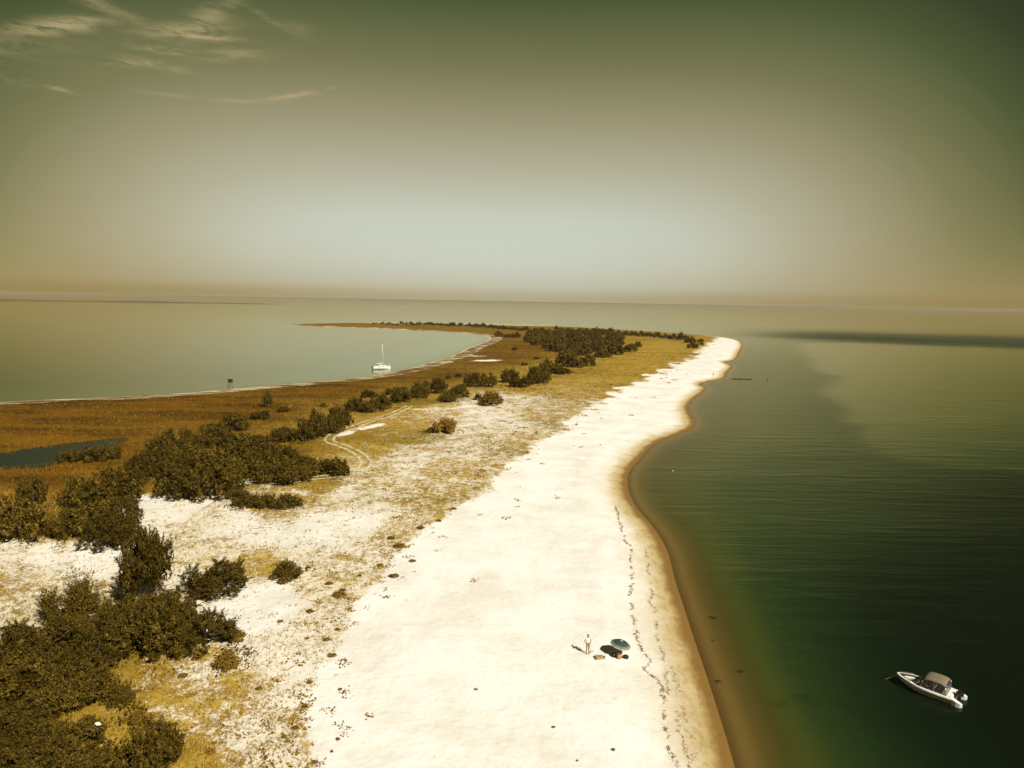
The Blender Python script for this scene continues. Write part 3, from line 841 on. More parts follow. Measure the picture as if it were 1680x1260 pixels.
row([(388, 822, 40, 20), (406, 837, 46, 24), (442, 838, 42, 29), (474, 838, 46, 24)],
    '%s shrub from the left in the low row on the sand before the thicket', 'low shrubs before the thicket')
row([(462, 728, 52, 30), (497, 727, 46, 34), (514, 722, 48, 56), (544, 714, 46, 36), (558, 702, 46, 42), (585, 678, 36, 26), (604, 679, 30, 22), (606, 654, 30, 14), (624, 675, 42, 30),
     (657, 663, 36, 32), (645, 648, 26, 14), (689, 655, 34, 32), (717, 647, 32, 28)],
    '%s shrub from the left in the belt behind the sand track', 'shrubs of the belt behind the track')
row([(734, 661, 34, 22), (751, 654, 42, 26), (775, 636, 30, 28), (801, 636, 30, 28), (838, 629, 34, 28), (853, 637, 40, 18), (874, 632, 30, 32), (888, 630, 34, 34), (902, 614, 38, 26),
     (923, 615, 32, 18)],
    '%s shrub from the left along the meadow beyond the belt', 'shrubs along the meadow')
shrub(736, 622, 9, 8, 'tiny dark bush in the marsh, nearer the bay of two')
shrub(752, 619, 13, 10, 'small dark bush in the marsh below the sandy flats')
shrub(785, 658, 15, 14, 'small dark bush behind the low brown shrub at the meadow')
shrub(806, 667, 46, 17, 'flat brown shrub at the edge of the meadow and the sand', None, 'brown')
shrub(729, 714, 44, 32, 'lone brown shrub on the open sand beyond the track', None, 'brown')
shrub(706, 711, 17, 10, 'little brown bush touching the lone brown shrub', None, 'brown')
row([(925, 602, 32, 28), (944, 604, 28, 27), (963, 602, 30, 24), (988, 588, 28, 20), (1010, 583, 30, 24), (1034, 578, 26, 18), (1046, 570, 15, 10)],
    '%s shrub from the left along the front of the far wood', 'front shrubs of the far wood')
row([(1104, 557, 17, 12), (1118, 559, 17, 14), (1132, 563, 19, 15), (1136, 572, 19, 13), (1149, 562, 11, 8), (1151, 566, 8, 5)],
    '%s shrub from the left in the group at the beach end', 'shrubs at the beach end')
row([(1016, 549, 14, 9), (1028, 551, 15, 9), (1040, 551, 15, 10), (1052, 552, 16, 10), (1066, 553, 15, 10), (1078, 554, 16, 10), (1090, 555, 15, 9)],
    '%s shrub from the left in the row at the back of the golden meadow', 'shrubs at the back of the meadow')
row([(818, 553, 17, 10), (832, 554, 15, 9), (846, 554, 17, 10)], '%s shrub from the left behind the tip of the bay', 'shrubs behind the bay tip')
# the far wood and the row on the spit: nothing tells one from the next
wood = [(862, 562), (866, 546), (900, 541), (960, 542), (1005, 546), (1020, 556), (1020, 572), (990, 580), (950, 590), (925, 592), (905, 580)]
wp = np.array(wood)
cnt = 0
yy = 545.0
while yy < 592:
    xx = 862 + (cnt % 7)
    while xx < 1022:
        q = (xx + random.uniform(-4, 4), yy + random.uniform(-1.5, 1.5))
        if inside(np.array([q[0]]), np.array([q[1]]), wood)[0] and random.random() < .9:
            k = .6 + (yy - 540) / 52
            shrub(q[0], q[1], 17 * k * random.uniform(.8, 1.3), 12 * k * random.uniform(.8, 1.25),
                  'dark rounded shrub inside the far wood behind the bay', 'shrubs inside the far wood')
            cnt += 1
        xx += 12.5 * (.6 + (yy - 540) / 60)
    yy += 3.0 + (yy - 545) * .09
for i in range(46):
    x = 612 + i * 5.6 + random.uniform(-2, 2)
    y = np.interp(x, [612, 700, 800, 870], [531.5, 533.0, 537, 543]) + random.uniform(-1.0, 1.6)
    k = np.interp(x, [612, 700, 870], [.5, .75, 1.1])
    shrub(x, y, 9 * k * random.uniform(.8, 1.4), 6.5 * k * random.uniform(.7, 1.3), 'tiny dark shrub in the row along the distant spit', 'shrubs along the distant spit')
for x, y in [(640, 646), (660, 640), (570, 668), (590, 660), (530, 668), (700, 632), (400, 700), (345, 700), (860, 600), (880, 590), (845, 575)]:
    shrub(x, y, random.uniform(9, 15), random.uniform(5, 8), 'little bush dotted in the brown marsh grass by the shrub belt', 'little bushes in the marsh')

# ------------------------------------------------------------------ grasses
def blades(name, n, want, hgt, wid, lod0, mat, nb=4, yr=(40, 330), ur=(-.85, .45), lean=.55):
    ly = rng.uniform(math.log(yr[0]), math.log(yr[1]), n); y = np.exp(ly); x = rng.uniform(ur[0], ur[1], n) * y
    T_ = lookup(x, y); cvv = T_[..., 1:3]; h = T_[..., 0]; d_ = T_[..., 3]
    pr = want(cvv, x, y, h, d_)
    k = (rng.uniform(0, 1, n) < pr) & (h > .12)
    x, y, h = x[k], y[k], h[k]; m = len(x)
    lod = np.maximum(1.0, y / lod0) ** .7
    V, T = [], []
    for b in range(nb):
        a = rng.uniform(0, 2 * math.pi, m)
        H = hgt * lod ** .5 * rng.uniform(.5, 1.3, m); w = wid * lod * rng.uniform(.6, 1.3, m)
        ox = rng.normal(0, wid * 1.6, m) * lod; oy = rng.normal(0, wid * 1.6, m) * lod
        lx = np.cos(a) * H * lean * rng.uniform(.2, 1, m); ly_ = np.sin(a) * H * lean * rng.uniform(.2, 1, m)
        px, py = -np.sin(a) * w, np.cos(a) * w
        p0 = np.stack([x + ox - px, y + oy - py, h - .03], -1); p1 = np.stack([x + ox + px, y + oy + py, h - .03], -1)
        p2 = np.stack([x + ox + lx, y + oy + ly_, h + H], -1)
        V.append(np.stack([p0, p1, p2], 1)); T.append(np.repeat(np.clip(rng.normal(.5, .25, m), 0, 1), 3))
    V = np.concatenate(V).reshape(-1, 3); T = np.concatenate(T)
    me = np_mesh(name, V, np.arange(len(V)).reshape(-1, 3), mat, dict(tone=T))
    return link(name, me)

STRAW = leaf_material('straw_grass', (0.21, 0.115, 0.010), (0.38, 0.245, 0.032), (0.54, 0.39, 0.10))
REED = leaf_material('marsh_reed', (0.07, 0.031, 0.002), (0.15, 0.070, 0.004), (0.24, 0.125, 0.015))
clump = lambda x, y: sstep(fbm(x * .45, y * .45, 21), .42, .66)
dg = blades('dune_grass', 90000, lambda c, x, y, h, d: (1 - c[..., 1]) * c[..., 0] ** 1.4 * (.15 + .85 * clump(x, y)) * (d > 6), .26, .035, 60, STRAW, 4, (40, 420), (-.85, .45))
tag(dg, 'dry straw-coloured grass growing sparsely over the dune sand', 'grass', kind='stuff')
dn = blades('near_dune_grass', 110000, lambda c, x, y, h, d: np.minimum(c[..., 0] * 1.05, 1) ** 1.7 * (.25 + .75 * clump(x * 1.7, y * 1.7)) * (d > 6), .24, .016, 60, STRAW, 4, (40, 105), (-.85, .05))
tag(dn, 'tufts of straw grass on the sand between the lower left shrubs and the beach', 'grass', kind='stuff')
rd = blades('marsh_reeds', 90000, lambda c, x, y, h, d: c[..., 1] * (c[..., 0] > .6) * (.35 + .65 * sstep(fbm(x * .06, y * .10, 31), .3, .6)) * (d > 15), .45, .05, 120, REED, 3, (60, 480), (-.85, .25), .35)
tag(rd, 'brown marsh grass and reeds covering the low ground by the bay', 'reeds', kind='stuff')

# low plants hugging the sand
def tuft_mesh(name, n, leaf, mat):
    d = rng.normal(size=(n, 3)); d[:, 2] = np.abs(d[:, 2]); d /= np.linalg.norm(d, axis=1, keepdims=True)
    r = rng.uniform(.3, 1, n)[:, None] ** .5
    lump = .7 + .6 * vnoise(d[:, 0] * 2 + 5, d[:, 1] * 2, int(rng.integers(99)))[:, None]
    C = d * r * lump
    V, F = quads(C, d + rng.normal(size=(n, 3)) * .8, leaf)
    V[:, 2] = np.maximum(V[:, 2], .0)
    return np_mesh(name, V, F, mat, dict(tone=np.repeat(np.clip(rng.normal(.4, .25, n), 0, 1), 4)))
TUFT = [tuft_mesh('leaves', 620, .11, LEAF_BROWN) for _ in range(5)]
def low_plants(n, wfun, yr, ur, size, name):
    VV, FF, TT = [], [], []; base = 0
    ly = rng.uniform(math.log(yr[0]), math.log(yr[1]), n); y = np.exp(ly); x = rng.uniform(*ur, n) * y
    T_ = lookup(x, y); c = T_[..., 1:3]; h = T_[..., 0]; d_ = T_[..., 3]
    k = (rng.uniform(0, 1, n) < wfun(c, x, y, d_)) & (h > .2)
    x, y, h = x[k], y[k], h[k]
    for xi, yi, hi in zip(x, y, h):
        m = int(rng.integers(10, 22)); s = size * rng.uniform(.35, 1.5) * max(1, yi / 80) ** .5
        d = rng.normal(size=(m, 3)); d[:, 2] = np.abs(d[:, 2]) * .5
        C = d * np.array([s * .55, s * .55, s * .28]) + np.array([xi, yi, hi])
        V, F = quads(C, rng.normal(size=(m, 3)) + np.array([0, 0, .8]), s * .22)
        VV.append(V); FF.append(F + base); base += len(V); TT.append(np.repeat(np.clip(rng.normal(.4, .25, m), 0, 1), 4))
    me = np_mesh(name, np.concatenate(VV), np.concatenate(FF), LEAF_BROWN, dict(tone=np.concatenate(TT)))
    return link(name, me)
edge_d = lambda x, y: seg_dist(x, y, veg_edge)
lp = low_plants(9000, lambda c, x, y, d: np.where((c[..., 0] > .05) & (c[..., 1] < .4), np.exp(-(edge_d(x, y) / (y * .10)) ** 2) * .55 + .06, np.exp(-(edge_d(x, y) / (y * .07)) ** 2) * .16 * (c[..., 1] < .4)) * (.1 + .9 * sstep(fbm(x * .25, y * .25, 77), .42, .6)),
                (42, 330), (-.6, .32), .42, 'low_dune_plants')
tag(lp, 'low brown creeping plants scattered over the beach side of the dune', 'dune plants', kind='stuff')
def tussock(px, py, wpx, label, group):
    p = gat(px, py); s = mpp(p); W = wpx * s * .42
    o = empty('grass_tussock', p); link('leaves', TUFT[int(rng.integers(5))], o)
    o.scale = (W, W, W * .6); o.rotation_euler = (0, 0, random.uniform(0, 6))
    tag(o, label, 'tussock', group)
for x, y, w in [(641, 884, 16), (655, 897, 26), (677, 921, 14), (690, 867, 17), (623, 928, 14), (645, 946, 20), (562, 969, 14), (540, 958, 16), (556, 978, 30), (508, 1004, 16),
                (503, 1048, 10), (553, 1033, 12), (536, 1050, 16), (545, 1076, 18), (508, 1120, 14), (558, 1131, 9), (500, 1160, 14), (484, 1195, 16), (554, 1213, 10), (544, 1233, 8), (516, 1251, 14),
                (466, 1209, 12), (590, 945, 10), (720, 855, 12), (745, 835, 12), (460, 1020, 12), (350, 1015, 9), (424, 1130, 14), (300, 1110, 20), (285, 1190, 16), (345, 1235, 18)]:
    tussock(x, y, w, 'brown tussock on the sand between the low shrubs and the open beach', 'tussocks on the dune sand')
tussock(781, 1131, 8, 'small brown plant alone in the middle of the open beach', None)
tussock(908, 1193, 8, 'brown clump at the bottom of the beach, farther of two', None)
tussock(947, 1248, 6, 'brown clump at the bottom of the beach, nearest the bottom edge', None)
tussock(1006, 1230, 9, 'brown clump on the beach nearest the seaweed line', None)

# undergrowth knitting the shrubs together
def undergrowth():
    VV, FF, TT = [], [], []; base = 0
    for sx_, sy2, r in shrub_spots:
        if sy2 > 430: continue
        for _ in range(9 if sy2 < 260 else 4):
            a = rng.uniform(0, 6.283); q = r * rng.uniform(.85, 1.55)
            x, y = sx_ + math.cos(a) * q, sy2 + math.sin(a) * q
            T_ = lookup(np.array([x]), np.array([y]))[0]
            if T_[3] < 8 or T_[1] < .30 or rng.uniform() > T_[1] + .1: continue
            m = int(rng.integers(18, 34)); sz = rng.uniform(.35, .95) * max(1, sy2 / 130) ** .5
            C = rng.normal(size=(m, 3)) * np.array([sz * .7, sz * .7, sz * .30]) + np.array([x, y, T_[0] + sz * .28])
            C[:, 2] = np.maximum(C[:, 2], T_[0] + .02)
            V, F = quads(C, rng.normal(size=(m, 3)) + np.array([.3, -.3, .8]), sz * .16)
            VV.append(V); FF.append(F + base); base += len(V); TT.append(np.repeat(np.clip(rng.normal(.4, .22, m), 0, 1), 4))
    return link('undergrowth', np_mesh('undergrowth', np.concatenate(VV), np.concatenate(FF), LEAF, dict(tone=np.concatenate(TT))))
tag(undergrowth(), 'low dark scrub growing round the feet of the shrubs', 'undergrowth', kind='stuff')

# seaweed along the tide lines
def seaweed(name, lines):
    VV, FF, TT = [], [], []; base = 0
    for pts, n, spread, size in lines:
        w = [gat(a, b) for a, b in pts]
        w = smooth([tuple(p) for p in w], 6)
        seg = [(Vector(a), Vector(b)) for a, b in zip(w[:-1], w[1:])]
        Ls = np.array([(b - a).length for a, b in seg]); cs = np.cumsum(Ls)
        for t in rng.uniform(0, cs[-1], n):
            if vnoise(np.array([t * .9]), np.array([n * 1.0]), 4)[0] < .30: continue
            i = int(np.searchsorted(cs, t)); a, b = seg[i]
            f = 1 - (cs[i] - t) / Ls[i]
            p = a.lerp(b, f)
            wig = (vnoise(np.array([t * .55]), np.array([3.3]), 9)[0] - .5) * .8 + (vnoise(np.array([t * 1.9]), np.array([1.3]), 5)[0] - .5) * .4
            x = p.x + wig + rng.normal(0, spread); y = p.y + rng.normal(0, spread)
            z = gz(x, y)
            m = int(rng.integers(3, 7)); s = size * rng.uniform(.4, 1.4)
            C = rng.normal(size=(m, 3)) * np.array([s, s, s * .18]) + np.array([x, y, z + .03])
            V, F = quads(C, rng.normal(size=(m, 3)) * .4 + np.array([0, 0, 1]), s * .55)
            V[:, 2] = np.maximum(V[:, 2], z + .012)
            VV.append(V); FF.append(F + base); base += len(V); TT.append(np.repeat(rng.uniform(0, .8, m), 4))
    return link(name, np_mesh(name, np.concatenate(VV), np.concatenate(FF), LEAF_BROWN, dict(tone=np.concatenate(TT))))
sw = seaweed('seaweed_wrack', [
    ([(1009, 830), (1022, 870), (1036, 920), (1040, 950), (1038, 985), (1043, 1015), (1050, 1060), (1064, 1095), (1078, 1125), (1086, 1165), (1097, 1200), (1108, 1245), (1116, 1275)], 1300, .06, .07),
    ([(1058, 900), (1064, 930), (1072, 965), (1068, 990), (1080, 1040), (1094, 1085), (1098, 1120), (1108, 1150), (1118, 1190), (1128, 1225), (1140, 1270)], 1100, .07, .045),
    ([(1100, 1090), (1112, 1130), (1124, 1165), (1136, 1210), (1150, 1265)], 420, .12, .04)])
tag(sw, 'dark strands of seaweed washed up along the beach tide lines', 'seaweed', kind='stuff')
WEED = plain('dark_sunken_weed', (0.012, 0.010, 0.004), .6, var=.3)
def weed(px, py, wpx, hpx, label):
    c = at(px, py, .012); s = mpp(c); n = 26
    C = np.stack([rng.normal(0, wpx * s * .28, n), rng.normal(0, hpx * s * .5, n), np.zeros(n)], -1)
    V, F = quads(C, np.tile([0, 0, 1.0], (n, 1)) + rng.normal(size=(n, 3)) * .05, wpx * s * .11)
    V[:, 2] = rng.uniform(.004, .02, len(V))
    o = link('weed_clump', np_mesh('weed_clump', V, F, WEED)); o.location = c
    o.rotation_euler = (0, 0, R_(20))
    tag(o, label, 'seaweed', 'weed clumps in the shallows')
weed(1170, 1014, 15, 6, 'dark weed patch in the shallows, farthest from the camera')
weed(1169, 1051, 8, 4, 'small dark weed patch in the shallows, second from the top')
weed(1213, 1102, 13, 5, 'dark weed patch in the shallows lying farthest from the beach')
weed(1178, 1117, 12, 7, 'dark weed patch in the shallows beside the wet sand, nearest the camera')
weed(1388, 1094, 18, 5, 'faint dark weed patch out near the motorboat')

# ------------------------------------------------------------------ shared materials
WHITE = plain('white_gelcoat', (0.82, 0.80, 0.74), .25, var=.04, scale=3)
CREAM = plain('cream_vinyl', (0.72, 0.66, 0.54), .55, var=.08)
TAN_CANVAS = plain('tan_canvas', (0.165, 0.132, 0.082), .85, var=.12, scale=6)
BLACK = plain('black_plastic', (0.012, 0.011, 0.010), .4, var=.2)
DARK = plain('dark_interior', (0.03, 0.026, 0.02), .8, var=.3)
STEEL = plain('stainless_steel', (0.6, 0.58, 0.53), .25, metal=.9, var=.05)
VINYL = plain('clear_vinyl', (0.10, 0.10, 0.085), .12, var=.2, alpha=.62)
GLASS = plain('tinted_glass', (0.02, 0.022, 0.02), .06, var=.1, alpha=.85)

def box(name, c, s, mat, parent, bev=.03, rot=None):
    bm = bmesh.new(); bmesh.ops.create_cube(bm, size=1.0)
    for v in bm.verts: v.co = Vector((v.co.x * s[0], v.co.y * s[1], v.co.z * s[2]))
    if bev: bmesh.ops.bevel(bm, geom=bm.edges[:], offset=min(bev, min(s) * .45), segments=2, affect='EDGES')
    if rot: bmesh.ops.rotate(bm, verts=bm.verts, matrix=rot)
    for v in bm.verts: v.co += Vector(c)
    me = bpy.data.meshes.new(name); bm.to_mesh(me); bm.free()
    me.materials.append(mat)
    me.polygons.foreach_set('use_smooth', [False] * len(me.polygons))
    return link(name, me, parent)

def tube(name, pts, r, mat, parent, n=8, r1=None):
    V, F = [], []
    P = [Vector(p) for p in pts]
    for i, p in enumerate(P):
        d = (P[min(i + 1, len(P) - 1)] - P[max(i - 1, 0)]).normalized()
        a = d.cross(Vector((0, 0, 1)))
        if a.length < .05: a = d.cross(Vector((0, 1, 0)))
        a.normalize(); b = d.cross(a)
        rr_ = r if r1 is None else r + (r1 - r) * i / (len(P) - 1)
        for k in range(n):
            t = k / n * 2 * math.pi; V.append(p + a * math.cos(t) * rr_ + b * math.sin(t) * rr_)
    for i in range(len(P) - 1):
        for k in range(n):
            j = (k + 1) % n; F.append((i * n + k, i * n + j, i * n + n + j, i * n + n + k))
    F.append(tuple(range(n))[::-1]); F.append(tuple(range(len(P) * n - n, len(P) * n)))
    return mesh_obj(name, V, F, mat, parent, True)

# ------------------------------------------------------------------ motorboat
def motorboat():
    bow = at(1471, 1100, 1.0); st = at(1579, 1147, .25)
    mid = (bow + st) / 2; mid.z = 0
    ang = math.atan2(bow.y - st.y, bow.x - st.x) - R_(5)
    L = (bow - st).xy.length
    o = empty('motorboat', mid, ang)
    tag(o, 'white open-bow motorboat with tan canvas top anchored off the beach', 'motorboat')
    k = L / 6.0
    o.scale = (k, k * 1.08, k * .92)
    xs = [-2.35, -1.8, -1.1, -.4, .3, 1.0, 1.6, 2.1, 2.5, 2.8, 3.0]
    hb = [1.10, 1.16, 1.20, 1.20, 1.17, 1.06, .90, .70, .47, .24, .03]
    zt = [.72, .74, .77, .80, .84, .89, .94, .98, 1.02, 1.05, 1.07]
    zc = [.05, .05, .06, .07, .10, .17, .28, .42, .58, .76, .98]
    zk = [-.28, -.30, -.30, -.30, -.29, -.25, -.16, .02, .28, .60, .94]
    V, F = [], []
    for x, b, t, c, q in zip(xs, hb, zt, zc, zk):
        V += [(x, b, t), (x, b * 1.02, t - .13), (x, b * .97, t - .20), (x, b * .86, c), (x, 0, q), (x, -b * .86, c), (x, -b * .97, t - .20), (x, -b * 1.02, t - .13), (x, -b, t)]
    n = 9
    for i in range(len(xs) - 1):
        for j in range(n - 1):
            a = i * n + j; F.append((a, a + 1, a + n + 1, a + n))
    F.append(tuple(range(n)))
    mesh_obj('hull', V, F, WHITE, o)
    # deck: side decks, foredeck tip and aft deck round a long cockpit
    ib = [b - .20 for b in hb]
    V, F = [], []
    ii = [i for i in range(len(xs)) if ib[i] > .1 and xs[i] < 2.6]
    rows = []
    for i in range(len(xs)):
        inner = max(ib[i], 0.0) if i in ii and i > 0 else 0.0
        rows.append((xs[i], hb[i], inner, zt[i] + .012))
    for x, b, q, t in rows:
        V += [(x, b, t), (x, q, t + .03), (x, -q, t + .03), (x, -b, t)]
    for i in range(len(rows) - 1):
        a = i * 4
        F.append((a, a + 1, a + 5, a + 4)); F.append((a + 2, a + 3, a + 7, a + 6))
        if i == 0:
            V += []
    mesh_obj('deck', V, F, WHITE, o)
    # cockpit liner
    V, F = [], []
    cx = [-1.8, -1.1, -.4, .3, 1.0, 1.6, 2.1, 2.5]
    cb = [.96, 1.0, 1.0, .97, .86, .70, .50, .27]
    ct = [.77, .80, .83, .87, .92, .97, 1.01, 1.05]
    for x, b, t in zip(cx, cb, ct):
        f = .28 if x < 1.1 else .42
        V += [(x, b, t), (x, b * .93, f), (x, -b * .93, f), (x, -b, t)]
    for i in range(len(cx) - 1):
        for j in range(3):
            a = i * 4 + j; F.append((a, a + 1, a + 5, a + 4))
    F.append((0, 1, 2, 3)); e = len(V) - 4; F.append((e + 3, e + 2, e + 1, e))
    mesh_obj('cockpit_liner', V, F, DARK, o)
    # bow seating round a sunken floor
    for s in (1, -1):
        V = [(1.05, s * .80, .74), (1.05, s * .42, .74), (1.7, s * .34, .78), (2.15, s * .14, .82), (2.42, s * .14, .84), (2.1, s * .46, .82), (1.6, s * .66, .78)]
        V += [(x, y, z - .22) for x, y, z in V]
        nn = 7
        F = [tuple(range(nn)), tuple(range(2 * nn - 1, nn - 1, -1))] + [(i, i + nn, (i + 1) % nn + nn, (i + 1) % nn) for i in range(nn)]
        mesh_obj('bow_cushion', V, F, CREAM, o)
    box('bow_table', (1.38, 0, .60), (.42, .42, .05), WHITE, o, .02)
    for s in (1, -1):
        box('console', (.55, s * .62, .62), (.55, .62, .62), WHITE, o, .06)
        box('seat', (-.25, s * .55, .58), (.52, .52, .20), CREAM, o, .05)
        box('seat_back', (-.50, s * .55, .86), (.12, .52, .46), CREAM, o, .05)
    box('aft_bench', (-1.55, 0, .58), (.50, 1.7, .36), CREAM, o, .06)
    box('sun_pad', (-2.05, 0, .80), (.52, 1.9, .10), WHITE, o, .04)
    # raked windscreen
    ws = [(.95, -.98, .0), (1.08, -.5, .0), (1.12, 0, 0), (1.08, .5, 0), (.95, .98, 0)]
    lo = [(-.15, -1.05, .84)] + [(x, y, .92) for x, y, _ in ws] + [(-.15, 1.05, .84)]
    hi = [(-.25, -.98, 1.18)] + [(x - .36, y * .92, 1.30) for x, y, _ in ws] + [(-.25, .98, 1.18)]
    V = lo + hi; nn = len(lo)
    w = mesh_obj('windscreen', V, [(i, i + 1, nn + i + 1, nn + i) for i in range(nn - 1)], GLASS, o)
    tube('windscreen_frame', hi, .022, STEEL, w)
    # canvas top
    V, F = [], []
    tx = [.35, .10, -.35, -.90, -1.40, -1.70]; tz = [1.78, 1.98, 2.06, 2.06, 2.00, 1.86]
    ty = [-1.0, -.86, -.45, 0, .45, .86, 1.0]; tdz = [-.16, -.03, .03, .05, .03, -.03, -.16]
    for x, z in zip(tx, tz):
        for y, d in zip(ty, tdz): V.append((x, y, z + d))
    m = len(ty)
    for i in range(len(tx) - 1):
        for j in range(m - 1):
            a = i * m + j; F.append((a, a + 1, a + m + 1, a + m))
    cn_ = mesh_obj('canvas_top', V, F, TAN_CANVAS, o, True)
    md = cn_.modifiers.new('thick', 'SOLIDIFY'); md.thickness = .025
    for s in (1, -1):
        mesh_obj('side_curtain', [(.36, s * 1.0, 1.62), (-.62, s * 1.005, 1.88), (-.62, s * 1.05, .86), (.50, s * 1.03, 1.0)], [(0, 1, 2, 3)], VINYL, o)
        mesh_obj('side_curtain', [(-.69, s * 1.005, 1.88), (-1.67, s * 1.0, 1.70), (-1.80, s * 1.06, .82), (-.69, s * 1.05, .86)], [(0, 1, 2, 3)], VINYL, o)
        tube('canopy_post', [(.36, s * .99, 1.64), (.50, s * 1.02, .92)], .02, STEEL, o)
        tube('canopy_post', [(-.655, s * 1.0, 1.90), (-.655, s * 1.05, .84)], .02, TAN_CANVAS, o)
        tube('canopy_post', [(-1.69, s * .99, 1.70), (-1.82, s * 1.06, .80)], .02, STEEL, o)
    mesh_obj('rear_curtain', [(-1.70, -.97, 1.72), (-1.71, .97, 1.72), (-1.84, 1.02, .84), (-1.84, -1.02, .84)], [(0, 1, 2, 3)], VINYL, o)
    # stern platforms either side of the outboard
    for s in (1, -1):
        V, F = [], []
        for x, y0, y1, z0, z1 in [(-2.34, .60, 1.12, -.2, .70), (-2.70, .72, 1.16, -.1, .56), (-3.05, .80, 1.14, 0, .46), (-3.25, .90, 1.04, .06, .40)]:
            V += [(x, s * y0, z0), (x, s * y1, z0), (x, s * y1, z1), (x, s * y0, z1)]
        for i in range(3):
            for j in range(4):
                a = i * 4; F.append((a + j, a + (j + 1) % 4, a + 4 + (j + 1) % 4, a + 4 + j))
        F.append((0, 1, 2, 3)); F.append((12, 13, 14, 15))
        mesh_obj('stern_platform', V, F, WHITE, o)
    e = box('outboard_engine', (-2.78, 0, .98), (.66, .62, .66), BLACK, o, .16)
    box('engine_leg', (-2.74, 0, .34), (.32, .30, .80), BLACK, e, .05)
    box('transom_well', (-2.40, 0, .42), (.16, .86, .40), BLACK, o, .02)
    tube('anchor_line', [(2.9, 0, 1.0), (3.3, .15, .5), (3.9, .3, .05), (4.4, .4, -.3)], .016, CREAM, o, 5)
    for s in (1, -1):
        tube('bow_rail', [(1.4, s * .92, 1.0), (1.9, s * .74, 1.10), (2.4, s * .48, 1.15), (2.8, s * .2, 1.14)], .018, STEEL, o)
        tube('rub_rail', [(x, s * (b * 1.03 + .005), t - .13) for x, b, t in zip(xs, hb, zt)], .025, TAN_CANVAS, o)
motorboat()

# ------------------------------------------------------------------ sailing yacht
def yacht():
    a = at(612, 606); b = at(639, 605.4)
    mid = (a + b) / 2; mid.z = 0
    o = empty('sailing_yacht', mid, R_(24))
    tag(o, 'white sailing yacht with bare mast moored in the bay', 'sailboat')
    L = (b - a).length
    k = L / 7.0 * 1.08
    o.scale = (k, k, k)
    xs = [-3.3, -2.4, -1.2, 0, 1.2, 2.2, 3.0, 3.6]; hb = [.85, 1.1, 1.25, 1.28, 1.1, .78, .4, .03]
    zt = [.95, .92, .92, .95, 1.02, 1.1, 1.2, 1.3]
    V, F = [], []
    for x, q, t in zip(xs, hb, zt):
        kz = -.3 if x < 2.6 else t - .6
        V += [(x, q, t), (x, q * .95, t * .45), (x, q * .6, -.08), (x, 0, kz), (x, -q * .6, -.08), (x, -q * .95, t * .45), (x, -q, t)]
    n = 7
    for i in range(len(xs) - 1):
        for j in range(n - 1):
            a_ = i * n + j; F.append((a_, a_ + 1, a_ + n + 1, a_ + n))
        F.append((i * n, i * n + n, i * n + 2 * n - 1, i * n + n - 1))
    F.append(tuple(range(n)))
    mesh_obj('hull', V, F, WHITE, o)
    c = box('cabin', (.5, 0, 1.25), (2.6, 1.45, .62), WHITE, o, .16)
    for s in (1, -1):
        box('window', (.6, s * .735, 1.3), (1.3, .02, .18), GLASS, c, .005)
    box('spray_hood', (-.95, 0, 1.5), (.5, 1.4, .62), WHITE, o, .2)
    for s in (1, -1):
        box('cockpit_bench', (-2.0, s * .6, 1.05), (1.6, .45, .26), WHITE, o, .04)
    m = tube('mast', [(.7, 0, 1.4), (.62, 0, 5.5), (.45, 0, 9.6)], .085, WHITE, o)
    tube('boom', [(.6, 0, 2.1), (-2.2, 0, 2.15)], .06, WHITE, m)
    sc_ = tube('furled_sail', [(.5, 0, 2.24), (-.6, 0, 2.28), (-2.0, 0, 2.24)], .13, CREAM, o)
    for s in (1, -1):
        tube('shroud', [(.5, s * 1.15, .95), (.5, 0, 8.9)], .012, STEEL, o, 4)
    tube('forestay', [(3.5, 0, 1.3), (.46, 0, 9.4)], .012, STEEL, o, 4)
    tube('bow_pulpit', [(2.7, .5, 1.2), (3.1, .36, 1.75), (3.7, 0, 1.85), (3.1, -.36, 1.75), (2.7, -.5, 1.2)], .035, WHITE, o)
    e = box('outboard_engine', (-3.55, .1, .95), (.36, .36, .62), BLACK, o, .08)
    box('engine_leg', (-3.55, .1, .35), (.16, .16, .8), BLACK, e, .03)
    box('rudder', (-3.4, -.25, .3), (.12, .06, 1.0), WHITE, o, .02)
yacht()

# ------------------------------------------------------------------ raised hide on the bay shore
WOOD = plain('tarred_boards', (0.018, 0.014, 0.010), .8, var=.4)
POLE = plain('weathered_poles', (0.16, 0.11, 0.05), .9, var=.3)
def hide():
    p = gat(378, 634)
    o = empty('raised_hide', p, R_(18))
    tag(o, 'small black box hide on thin legs at the bay shore', 'hide')
    for x in (-.62, .62):
        for y in (-.5, .5):
            tube('leg', [(x * 1.1, y * 1.1, -.3), (x, y, 1.35)], .05, POLE, o)
    for y in (-.53, .53):
        tube('brace', [(-.62, y, .2), (.62, y, 1.2)], .03, POLE, o)
    c = box('cabin', (0, 0, 1.85), (1.5, 1.2, 1.05), WOOD, o, .02)
    box('shutter', (-.2, -.62, 2.0), (.7, .04, .3), BLACK, c, .01)
    for i in range(9):
        box('board', (-.66 + i * .165, -.61, 1.72), (.14, .03, .78), WOOD, c, .006)
    box('roof', (0, 0, 2.42), (1.7, 1.4, .07), WOOD, o, .02)
    for i in range(4):
        tube('ladder_rung', [(-.25, -.62, .3 + i * .3), (.25, -.62, .3 + i * .3)], .025, POLE, o)
hide()

